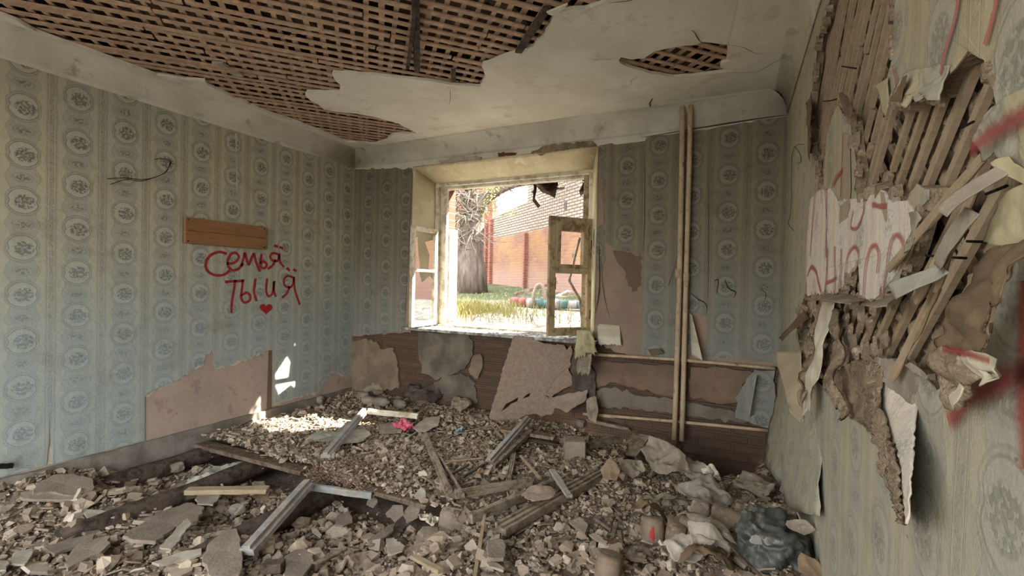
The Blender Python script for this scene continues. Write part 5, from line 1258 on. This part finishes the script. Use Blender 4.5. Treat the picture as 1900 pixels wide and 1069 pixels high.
tb_('lath', 'cracked wood strip in the lower centre foreground', (585, 1048), (644, 1016), .04, .015, 'old wood', dz=.06, jag=.02)
tb_('lath', 'yellowed split strip at the bottom centre', (767, 1033), (817, 1060), .035, .02, 'lath pale', dz=.06, jag=.02)
tb_('timber', 'dark timber end at the bottom left of centre', (488, 1052), (526, 1050), .06, .05, 'joist wood', dz=.06)
tb_('lath', 'thin dark lath in front of the bent frame', (838, 880), (870, 862), .02, .015, 'joist wood', dz=.05)
tb_('lath', 'thin dark lath slanting below the propped timber', (858, 886), (905, 858), .025, .015, 'joist wood', dz=.05)
tb_('lath', 'thin pale lath lying flat left of the propped timber', (826, 857), (896, 850), .014, .01, 'lath pale', dz=.05)
tb_('lath', 'thin pale lath lying on the deck near the left wall', (430, 797), (468, 780), .02, .01, 'old wood', dz=.04)
for k, (a, b_, z) in enumerate((((870, 772), (912, 766), .12), ((866, 780), (910, 775), .09), ((878, 786), (908, 783), .06))):
    tb_('board', ['top', 'middle', 'bottom'][k]+' of the three dusty boards beside the foot of the leaning board', a, b_, .05, .02, 'old wood', za=z, zb=z, group='boards stacked beside the leaning board')
tb_('rail', 'thin light metal strip on the floor left of the square block', (1018, 806), (1058, 822), .012, .008, 'silver foil', dz=.03)
tb_('rail', 'dark metal bracket strip left of the light metal strip', (972, 815), (1040, 826), .016, .01, 'tin', dz=.03)
tb_('board', 'splintered board lying under the lower pipe', (1090, 778), (1170, 795), .09, .03, 'old wood', dz=.05, jag=.03)
tb_('floorboard', 'broken floorboard end left of the dark pit', (1165, 846), (1192, 806), .16, .03, 'old wood', dz=.03, jag=.02)
tb_('beam', 'dark beam crossing the back of the pit', (1200, 838), (1425, 862), .07, .05, 'joist wood', za=-.02, zb=-.02)
# square block
o = empty('block', P(1067, 845, .07)); tag(o, 'square rough block lying on the floor below the leaning board', 'block')
a = P(1047, 848, .07); c = P(1086, 850, .07); d = (c-a).normalized(); n_ = Vector((-d.y, d.x, 0)); wB = (c-a).length
b = MB(); vv_ = []
for z in (.0, .07, .15):
    for (p, q) in ((0, 0), (.5, -.03), (1, 0), (1.02, .9), (.5, .92), (0, .9)):
        r_ = a+d*wB*p+n_*wB*q; vv_.append(Vector((r_.x+rg.gauss(0, .004), r_.y+rg.gauss(0, .004), .045+z+rg.gauss(0, .003))))
b.add(vv_, [(k*6+j, k*6+(j+1) % 6, k*6+6+(j+1) % 6, k*6+6+j) for k in (0, 1) for j in range(6)]+[tuple(range(12, 18)), tuple(range(5, -1, -1))])
bo = b.build('block_body', 'slab plaster', o); bm = bo.modifiers.new('b', 'BEVEL'); bm.width = .008; bm.segments = 2

# big leaning board of hardboard
LB = [(952, 624), (963, 622), (966, 626), (972, 628), (980, 626), (988, 632), (1000, 634), (1010, 638), (1025, 640), (1040, 640), (1048, 642), (1052, 650), (1060, 642), (1062, 655), (1058, 668), (1060, 676), (1050, 690), (1030, 710), (1012, 735), (1022, 740), (1028, 752), (1029, 768), (1015, 770), (1006, 773), (990, 768), (975, 770), (962, 778), (948, 788), (935, 796), (920, 792), (902, 790)]
pb = [on(905, 790, 2, .06), on(1028, 770, 2, .12), on(955, 624, 1, 4.225), on(1055, 642, 1, 4.225)]
Ax = np.array([(p.x, p.z, 1) for p in pb]); cy3, *_ = np.linalg.lstsq(Ax, np.array([p.y for p in pb]), rcond=None)
def onboard(x, y, off=0):
    d = ray(x, y); t = (cy3[0]*CAM.x+cy3[1]*CAM.z+cy3[2]-off-CAM.y)/(d.y-cy3[0]*d.x-cy3[1]*d.z); return CAM+d*t
def boardslab(name, L, th, mat, off=0, holes=(), parent=None, jag=.004):
    pts = [onboard(x, y, off) for x, y in L]; o0 = pts[0]; n_ = Vector((-cy3[0], 1, -cy3[1])).normalized()*-1
    U = Vector((1, cy3[0], 0)).normalized(); V = n_.cross(U)*1; fr_ = Fr(o0, U, V, n_, 1)
    q = lambda LL: [Vector(((onboard(x, y, off)-o0).dot(U), (onboard(x, y, off)-o0).dot(V))) for x, y in LL]
    return plate(name, fr_, thin(rag(q(L), .02, jag)), [thin(q(h)) for h in holes], -th, 0, mat, parent)
hb = boardslab('leaning_board', LB, .014, 'hardboard', 0, [[(931, 762), (938, 750), (950, 744), (962, 737), (960, 745), (948, 750), (940, 758), (930, 764)], [(969, 740), (978, 732), (984, 729), (982, 736), (974, 739)]])
tag(hb, 'large torn brown fibreboard sheet leaning against the windowsill', 'board')
fo = boardslab('folded_corner', [(1053, 682), (1062, 700), (1061, 716), (1045, 722), (1032, 730), (1022, 738), (1012, 733), (1018, 722), (1030, 705), (1042, 692)], .014, 'hardboard', .05, parent=hb)
# dark sheets behind its right side
o = slab('dark_slab', [on(1018, 740, 1, 4.3), on(1090, 722, 1, 4.3), on(1088, 740, 1, 4.25), on(1052, 768, 1, 4.2), on(1022, 752, 1, 4.2)], .01, 'slab plaster'); tag(o, 'grey pointed plaster sheet propped right of the leaning board', 'plaster')
tb_('board', 'narrow ragged board propped upright right of the leaning board', (1088, 722), (1066, 778), .05, .02, 'old wood', za=.42, zb=.1, jag=.02)
o = crumple('torn_paper', on(1100, 760, 1, 4.25), .12, .32, 'dirty paper', (1.3, 0, .3), .05, 16, 14); tag(o, 'crumpled grey paper at the wall right of the propped boards', 'torn paper')
o = slab('dark_slab', [on(1066, 650, 1, 4.34), on(1104, 690, 1, 4.34), on(1105, 735, 1, 4.34), on(1060, 720, 1, 4.34), on(1060, 668, 1, 4.34)], .01, 'dark cloth'); tag(o, 'dark ragged sheet against the wall behind the leaning board', 'sheet')

# papers, cloths, bags
def cr_(name, lab, x, y, w_, d_, mat, cat, rot=(0, 0, 0), amp=.03, seed=0, dz=0.0, n=22, fold=0, **k):
    p = g(x, y, .02+dz); o = crumple(name, p, w_, d_, mat, rot, amp, n, seed, fold=fold, bottom=p.z-.02, **k); tag(o, lab, cat); return o
cr_('cloth_heap', 'dark grey cloth heaped against the wall under the window', 788, 738, .55, .32, 'dark cloth', 'cloth', (.5, 0, .2), .09, 101, fold=-.08)
cr_('tan_paper', 'tan crumpled paper in front of the dark cloth heap', 787, 743, .36, .2, 'orange scrap', 'torn paper', (.5, .1, .2), .04, 102, fold=-.05)
cr_('torn_paper', 'brown torn paper right of the tan paper under the window', 856, 757, .32, .22, 'dirty paper', 'torn paper', (.4, 0, 0), .05, 103, fold=-.04)
cr_('torn_paper', 'grey folded sheet in the back left corner behind the plastic bottles', 693, 727, .34, .2, 'dirty paper', 'torn paper', (.4, 0, 0), .07, 104, fold=-.04)
cr_('pink_bag', 'crumpled pink plastic bag on the rubble', 750, 795, .19, .13, 'pink plastic', 'bag', (.2, 0, .2), .07, 105, n=26, freq=14)
cr_('plastic_scrap', 'small light blue plastic scrap right of the pink bag', 852, 800, .1, .07, 'blue plastic', 'plastic scrap', amp=.04, seed=106, freq=16)
cr_('yellow_paper', 'crumpled yellowish foam scrap left of the propped blue timber', 905, 822, .2, .09, 'yellow paper', 'torn paper', amp=.03, seed=107, freq=14)
cr_('plastic_sheet', 'silvery crumpled sheet lying in the gap on the left', 425, 876, .34, .2, 'silver foil', 'sheet', (.25, .1, .5), .04, 108, dz=.05)
cr_('plastic_sheet', 'white crumpled film in front of the silvery sheet', 375, 898, .42, .14, 'thin plastic', 'sheet', (.2, 0, .1), .06, 109, dz=.03)
cr_('white_paper', 'yellow-white crumpled paper in the centre foreground', 797, 962, .15, .12, 'white paint', 'torn paper', (.4, .3, .5), .06, 110, dz=.03, freq=10)
cr_('plastic_sheet', 'dusty translucent sheet under the sash rail at back left', 615, 812, .34, .25, 'silver foil', 'sheet', (.1, .1, .7), .03, 111, dz=.02)
cr_('orange_paper', 'orange-brown cardboard scrap right of the long grooved timber', 1134, 880, .14, .15, 'orange scrap', 'cardboard', (.9, 0, .2), .02, 112, dz=.06)
cr_('torn_paper', 'curled brown paper right of the orange-brown cardboard', 1175, 876, .18, .16, 'dirty paper', 'torn paper', (.7, .3, .2), .06, 113, dz=.05)
cr_('peeled_sheet', 'large peeled paper sheet standing up at the edge of the pit', 1236, 866, .36, .24, 'dirty paper', 'torn paper', (.75, .25, -.4), .05, 114, dz=.08, fold=.03, n=28)
cr_('peeled_sheet', 'second peeled paper sheet curling right of the largest one', 1290, 878, .28, .16, 'slab light', 'torn paper', (.4, .2, -.5), .05, 115, dz=.05, fold=.03)
cr_('rolled_paper', 'pale striped rolled scrap by the pit', 1318, 880, .13, .11, 'white paint', 'torn paper', (.5, 0, -.5), .05, 116, dz=.06, freq=12)
cr_('dusty_cloth', 'dusty grey cloth draped over the right-hand heap', 1310, 918, .34, .22, 'grey plastic', 'cloth', (.35, 0, -.2), .05, 117, dz=.06, fold=-.06, n=28)
cr_('torn_paper', 'flat peeled paper curling at the left of the right-hand heap', 1225, 925, .3, .14, 'dirty paper', 'torn paper', (.1, 0, .2), .04, 118, dz=.04)
cr_('torn_paper', 'broad brown flap lying right of the dusty cloth', 1400, 905, .3, .2, 'dirty paper', 'torn paper', (.3, 0, -.4), .04, 119, dz=.03)
cr_('paper_strip', 'long curved paper strip over the plastic jugs', 1318, 978, .34, .09, 'dirty paper', 'torn paper', (.3, .1, -.6), .03, 120, dz=.09, fold=-.05)
cr_('pale_paper', 'pale torn paper beside the plastic jugs', 1280, 1025, .2, .16, 'slab light', 'torn paper', (.4, -.2, .3), .03, 121, dz=.07)
cr_('pale_paper', 'folded pale paper above the brown lump at the bottom right', 1310, 1006, .2, .14, 'slab light', 'torn paper', (.3, .4, -.5), .03, 122, dz=.08)
cr_('brown_wad', 'brown crumpled wad at the bottom right of centre', 1315, 1050, .26, .2, 'brown paper', 'torn paper', (0, 0, 0), .05, 123, dz=.05, fold=-.08, freq=7)
cr_('brown_wad', 'brown crumpled paper lump behind the jug with the red mark', 1202, 962, .24, .18, 'brown paper', 'torn paper', (0, 0, 0), .045, 124, dz=.03, fold=-.10, freq=7)
cr_('orange_paper', 'orange-brown scrap at the foot of the right wall in front of the bag', 1500, 1055, .1, .1, 'orange scrap', 'cardboard', (.8, 0, .3), .01, 125, dz=.05)
cr_('torn_paper', 'small curled paper between the bag and the right wall', 1486, 975, .14, .07, 'dirty paper', 'torn paper', (.6, 0, -.3), .03, 126, dz=.12)
# stone lumps
def lump(name, lab, x, y, sx, sy, sz, mat, cat, seed, dz=.02, rough=.35, rot=0, parent=None, sub=3, hole=None):
    import bmesh
    bm = bmesh.new(); bmesh.ops.create_icosphere(bm, subdivisions=sub, radius=1)
    for v_ in bm.verts:
        q = v_.co.copy(); k = 1+rough*noise.noise(q*1.6+Vector((seed, 0, 0)))+rough*.5*noise.noise(q*3.7+Vector((0, seed, 0)))+rough*.3*abs(noise.noise(q*8))
        q *= k; m_ = max(abs(q.x), abs(q.y), abs(q.z)); q = q.lerp(Vector([max(-.8, min(.8, c_)) for c_ in q]), .7)
        v_.co = Vector((q.x*sx/2, q.y*sy/2, q.z*sz/2))
    me = bpy.data.meshes.new(name); bm.to_mesh(me); bm.free(); o = link(name, me, None, mat)
    me.polygons.foreach_set('use_smooth', [sub > 3]*len(me.polygons))
    p = g(x, y, dz); o.location = p+Vector((0, 0, sz*.25)); o.rotation_euler = (0, 0, rot)
    if lab: tag(o, lab, cat)
    return o
lump('stone', 'squared plaster lump on the right-hand heap', 1300, 950, .12, .1, .09, 'slab plaster', 'rubble lump', 5)
lump('stone', 'lower squared plaster lump right of the first on the heap', 1336, 962, .11, .1, .1, 'tan plaster', 'rubble lump', 9)
lump('stone', 'crumbly dark lump in the centre foreground', 795, 1000, .17, .15, .09, 'slab plaster', 'rubble lump', 15)
lump('stone', 'grey lump left of the silvery sheet in the gap', 325, 872, .16, .12, .1, 'slab plaster', 'rubble lump', 25)
lump('stone', 'small pale lump at the foot of the leaning board', 1078, 790, .09, .08, .08, 'slab plaster', 'rubble lump', 35)
lump('stone', 'rounded grey cup-like lump in front of the plastic bottles', 718, 776, .1, .08, .05, 'grey plastic', 'rubble lump', 45, rough=.15)
lump('stone', 'flat grey lump lying left of the long beam', 440, 950, .12, .1, .07, 'slab light', 'rubble lump', 55)
# loose wool tuft at the front edge of the deck
b = MB(); rg = random.Random(88)
for i in range(2600):
    x = rg.uniform(-2.95, -2.36); y = YD+rg.uniform(-.05, .30); z = .02+rg.uniform(-.05, .07)*max(0, 1-abs(x+2.66)/.36)+(0 if y > YD else -.03)
    a = rg.uniform(0, 2*PI); d = Vector((math.cos(a), math.sin(a), rg.gauss(0, .5)))*rg.uniform(.012, .04); s = Vector((-math.sin(a), math.cos(a), 0))*.0025; c = Vector((x, y, z))
    b.add([c-s, c+s, c+d*.5+s+Vector((0, 0, .008)), c+d, c+d*.5-s+Vector((0, 0, .008))], [(0, 1, 2, 3, 4)])
o = b.build('insulation_wool', 'loose wool'); tag(o, 'frayed clump of insulation wool overhanging the front edge of the floorboards', 'insulation', kind='stuff')
lump('wool_core', None, 615, 872, .5, .28, .09, 'loose wool', None, 66, dz=.0, rough=.4, sub=4)
_w = bpy.context.scene.collection.objects[-1]; _w.location = (-2.66, YD+.14, .0); tag(_w, 'matted brown core of the wool clump on the deck edge', 'insulation')

# plastic jugs and bottles
def jug(name, lab, x, y, r, h, rot, mat, dz=.0, mark=False, group=None, lift=0):
    prof = [(0, 0), (.75, 0), (.95, .03), (1, .1), (1, .2), (.97, .22), (1, .25), (1, .62), (.97, .65), (.98, .70), (.86, .80), (.55, .88), (.34, .91), (.32, .93), (.32, 1.0), (.26, 1.0), (.26, .94)]
    n_ = 26; v_ = []
    for (a, z) in prof:
        for j in range(n_):
            t = 2*PI*j/n_; q = (1/max(abs(math.cos(t)), abs(math.sin(t))))**.25 if z < .8 else 1
            v_.append((a*r*math.cos(t)*q, a*r*math.sin(t)*q, z*h-h*.5))
    f_ = [(i*n_+j, i*n_+(j+1) % n_, (i+1)*n_+(j+1) % n_, (i+1)*n_+j) for i in range(len(prof)-1) for j in range(n_)]
    p = g(x, y, dz); e_ = empty(name, p+Vector((0, 0, lift))); e_.rotation_euler = rot
    o = link('bottle_body', mesh(name, v_, f_, None, True), None, mat); o.parent = e_; body_ = o
    cp = MB(); cp.tube([(0, 0, h*.42), (0, 0, h*.52)], r*.36, 16); c_ = cp.build('cap', mat, None, True); c_.parent = body_
    if mark:
        m_ = MB(); R_ = r*1.02
        for (z0, z1, a0, a1) in ((-.02, .02, 1.72, 1.9), (.0, .035, 1.55, 1.72), (-.035, .0, 1.6, 1.75)):
            vs_ = [Vector((R_*math.cos(a)*1.04, R_*math.sin(a)*1.04, z)) for z in (z0, z1) for a in (a0, a1)]; m_.add(vs_, [(0, 1, 3, 2)])
        q_ = m_.build('red_mark', 'red plastic'); q_.parent = body_
    tag(e_, lab, 'bottle', group); return e_
jug('plastic_jug', 'dusty plastic jug with a small red mark in the right-hand rubble', 1211, 995, .064, .16, (PI-.35, 0, .25), 'brown plastic', .02, True, lift=.02)
jug('plastic_jug', 'dusty plastic jug right beside the one with the red mark', 1253, 1000, .05, .15, (PI+.15, .1, .4), 'brown plastic', .02, lift=.02)
jug('plastic_jug', 'dusty plastic jug at the very bottom edge right of centre', 1128, 1066, .064, .16, (PI-.2, .1, .1), 'brown plastic', .02, lift=.02)
jug('plastic_jug', 'plastic bottle lying on its side left of the big bag', 1365, 968, .05, .2, (1.45, 0, .9), 'brown plastic', .04)
jug('plastic_jug', 'plastic bottle lying under the curved paper strip', 1295, 982, .05, .18, (1.5, 0, 1.4), 'brown plastic', .05)
for k, (x, y, rt, lab) in enumerate(((676, 735, (1.5, 0, 1.3), 'grey plastic bottle lying furthest left in the row in the back corner'), (683, 743, (1.4, .2, -1.2), 'grey plastic bottle in front of the leftmost in the back corner row'), (710, 746, (1.5, 0, 1.6), 'grey plastic bottle in the middle of the row in the back corner'), (744, 750, (1.5, 0, 1.2), 'grey plastic bottle at the right end of the row in the back corner'), (594, 741, (1.5, 0, 1.0), 'grey plastic bottle lying alone against the foot of the left wall'))):
    jug('plastic_bottle', lab, x, y, .048, .19, rt, 'grey plastic', .05)
# rubbish bag at the right wall
def bag(lab, c, sx, sy, sz, seed):
    import bmesh
    bm = bmesh.new(); bmesh.ops.create_icosphere(bm, subdivisions=5, radius=1)
    for v_ in bm.verts:
        q = v_.co.copy(); s_ = Vector((seed, 0, 0))
        k = 1+.22*noise.noise(q*1.4+s_)+.16*(1-2*abs(noise.noise(q*2.6+s_)))+.10*(1-2*abs(noise.noise(q*5+s_)))+.05*(1-2*abs(noise.noise(q*11+s_)))+.12*(noise.voronoi(q*2.6+s_)[0][1]-noise.voronoi(q*2.6+s_)[0][0])
        q = Vector([abs(c_)**.8*(1 if c_ > 0 else -1) for c_ in q])*k; q.z = max(q.z, -.75); v_.co = Vector((q.x*sx/2, q.y*sy/2, q.z*sz/2))
    me = bpy.data.meshes.new('rubbish_bag'); bm.to_mesh(me); bm.free(); me.polygons.foreach_set('use_smooth', [True]*len(me.polygons))
    o = link('rubbish_bag', me, None, 'bag plastic'); o.location = c; tag(o, lab, 'bag'); return o
bc = P(1440, 1015, .30); bg_ = bag('dark teal crumpled plastic rubbish bag at the foot of the right wall', Vector((min(bc.x, XR-.17), bc.y, .27)), .26, .28, .28, 4)
for k, (x, y, w_, d_, mt) in enumerate(((1440, 985, .16, .06, 'silver foil'), (1462, 1022, .07, .03, 'orange scrap'))):
    t = 1.2; d = ray(x, y)
    o = crumple('label', bg_.location+(CAM-bg_.location).normalized()*.13+Vector((-.02+.05*k, 0, .05-.06*k)), w_, d_, mt, (.9, 0, .3), .02, 14, 200+k, parent=bg_)
tb_('lath', 'dark thin stick leaning in front of the rubbish bag', (1352, 1010), (1412, 1069), .012, .01, 'joist wood', dz=.12)

# wire mesh of pipes -------------------------------------------------
def pipe(name, lab, pts, r, coll=()):
    e_ = empty(name, pts[0]); tag(e_, lab, 'pipe')
    tubeobj('pipe_tube', catmull(pts, 3) if len(pts) > 2 else pts, r, 'pipe paint', e_, 14)
    for t, l_ in coll:
        c_ = Vector(pts[0]).lerp(Vector(pts[-1]), t); d_ = (Vector(pts[-1])-Vector(pts[0])).normalized(); tubeobj('coupling', [c_-d_*l_/2, c_+d_*l_/2], r*1.25, 'pipe paint', e_, 14)
    return e_
Yp = YB-.075
xa0, xa1 = on(1264, 300, 1, Yp).x, on(1279.5, 300, 1, Yp).x
pipe('riser_pipe', 'left of the two vertical cream heating pipes', [(xa0, Yp, ZC+.1), (xa0+.01, Yp, 1.6), (xa0, Yp, .14)], .0225, ((.52, .08),))
pipe('riser_pipe', 'right of the two vertical cream heating pipes', [(xa1, Yp, ZC+.1), (xa1-.004, Yp, 1.6), (xa1-.006, Yp, .14)], .0215, ((.53, .07),))
tubeobj('x', [(0, 0, -9), (0, 0, -9.1)], .01, 'rust', None).name = 'tmp'; bpy.data.objects.remove(bpy.data.objects['tmp'])
o = tubeobj('pipe_stub', [(xa0+.012, Yp+.01, .14), (xa0+.012, Yp+.01, -.3)], .018, 'rust', None); tag(o, 'dark rusted pipe stub going down into the pit', 'pipe')
Yh = YB-.03
pipe('heating_pipe', 'upper horizontal cream pipe along the back wall', [on(1102, 658, 1, Yh), on(1262, 668, 1, Yh), on(1438, 684, 1, Yh)], .014)
pipe('heating_pipe', 'lower horizontal cream pipe near the floor at the back wall', [on(1082, 768, 1, Yh), on(1262, 783, 1, Yh), on(1425, 799, 1, Yh)], .014, ((.16, .12),))

# wooden rack nailed on the left wall, with burnt ornament
fr_ = Fr((XL, 0, 0), (0, 1, 0), (0, 0, 1), (1, 0, 0), 0)
q = FL.pxs([(346, 404), (495, 420), (494, 462), (346, 452)], .06); y0_, y1_ = q[0].x, q[1].x; z0_, z1_ = (q[3].y+q[2].y)/2, (q[0].y+q[1].y)/2
rk = empty('coat_board', (XL+.006, (y0_+y1_)/2, z0_)); tag(rk, 'varnished wooden coat board fixed to the papered left wall', 'coat rack')
b = MB(); b.box((XL+.012, y0_, z0_), (XL+.05, y1_, z1_)); o = b.build('board', 'board wood', rk, bevel=.003); rkb = o
b = MB(); b.box((XL+.006, y0_, z0_), (XL+.012, y1_-.02, z1_)); b.build('backing', 'joist wood', rk)
ribbon('groove', FL, [(y0_+.01, (z0_+z1_)/2+.0), (y1_-.01, (z0_+z1_)/2-.002)], .004, .0505, 'crack dark', rkb, 2)
for yy in (y0_+.035, y1_-.05):
    for i in range(3):
        for sg in (-1, 1): ribbon('ornament', FL, [(yy+i*.022-.012, (z0_+z1_)/2), (yy+i*.022, (z0_+z1_)/2+.014*sg), (yy+i*.022+.012, (z0_+z1_)/2)], .004, .0508, 'spray red', rkb, 3)
ribbon('ornament', FL, [(y0_+.35+.02*i, z1_-.03+.003*(i % 2)) for i in range(14)], .004, .0508, 'spray red', rkb, 2)
for yy in (y0_+.02, y1_-.02):
    for zz in (z0_+.02, z1_-.02): tubeobj('screw', [(XL+.048, yy, zz), (XL+.053, yy, zz)], .006, 'black', rkb, 8)

# wires
def lp(x, y, h=.03): return on(x, y, 0, XL+h)
def wirething(lab, pts, mat='wire black', r=.003, cat='wire'):
    o = tubeobj('wire', catmull(pts, 5), r, mat, None, 6); tag(o, lab, cat)
wirething('upper of two thin wires drooping on the left wall', [lp(287, 296, .012), lp(300, 294, .05), lp(316, 299, .04), lp(312, 312, .05), lp(300, 324, .04), lp(268, 333, .03), lp(230, 330, .03), lp(198, 332, .012)])
wirething('lower of two thin wires drooping on the left wall', [lp(316, 300, .012), lp(309, 318, .05), lp(290, 328, .06), lp(262, 336, .05), lp(235, 333, .04), lp(205, 342, .012)])
wirething('thin blue wire hanging down the right wall near the corner', [rp(1491, 268, .02), rp(1478, 270, .04), rp(1470, 285, .03), rp(1469, 320, .02), rp(1468, 370, .02), rp(1466, 400, .02), rp(1463, 415, .02), rp(1473, 428, .02)], 'wire blue', .002)
wirething('short blue wire loop hooked over the long blue wire', [rp(1474, 272, .03), rp(1484, 285, .04), rp(1486, 300, .03), rp(1479, 303, .02)], 'wire blue', .002)
wirething('black wire end sticking out between the laths at upper right', [rp(1562, 123, .0), rp(1575, 125, .05), rp(1588, 127, .06)], 'black', .0025)
wirething('twisted black wire end below the upper one between the laths', [rp(1527, 188, .0), rp(1540, 187, .05), rp(1552, 184, .06)], 'black', .0025)
wirething('rusty wire lying down the wall beside the left wallpaper tear', [on(1258, 470, 1, YB-.05), on(1250, 500, 1, YB-.04), on(1240, 530, 1, YB-.03)], 'rust', .002)
o = beam('bracket', lp(-8, 866, .05), lp(24, 864, .05), .03, .03, 'black'); tag(o, 'black metal bracket end at the left edge near the floor', 'bracket')
# lump of thread at the window sill: chips of old paint and plaster
b = MB(); rg = random.Random(55)
for i in range(420):
    x = rg.uniform(wx0, wx1); y = rg.uniform(4.28, 4.95); s = rg.uniform(.006, .028); k = rg.randint(3, 6); a0 = rg.uniform(0, 6)
    ring = [Vector((x+s*math.cos(a0+2*PI*j/k)*rg.uniform(.6, 1), y+s*math.sin(a0+2*PI*j/k)*rg.uniform(.6, 1), .959+rg.uniform(0, .008))) for j in range(k)]
    b.add(ring+[p+Vector((0, 0, .004)) for p in ring], [tuple(range(k, 2*k))]+[(j, (j+1) % k, k+(j+1) % k, k+j) for j in range(k)])
o = b.build('paint_chips', 'slab light'); tag(o, 'chips of paint and plaster scattered over the windowsill', 'debris', kind='stuff')
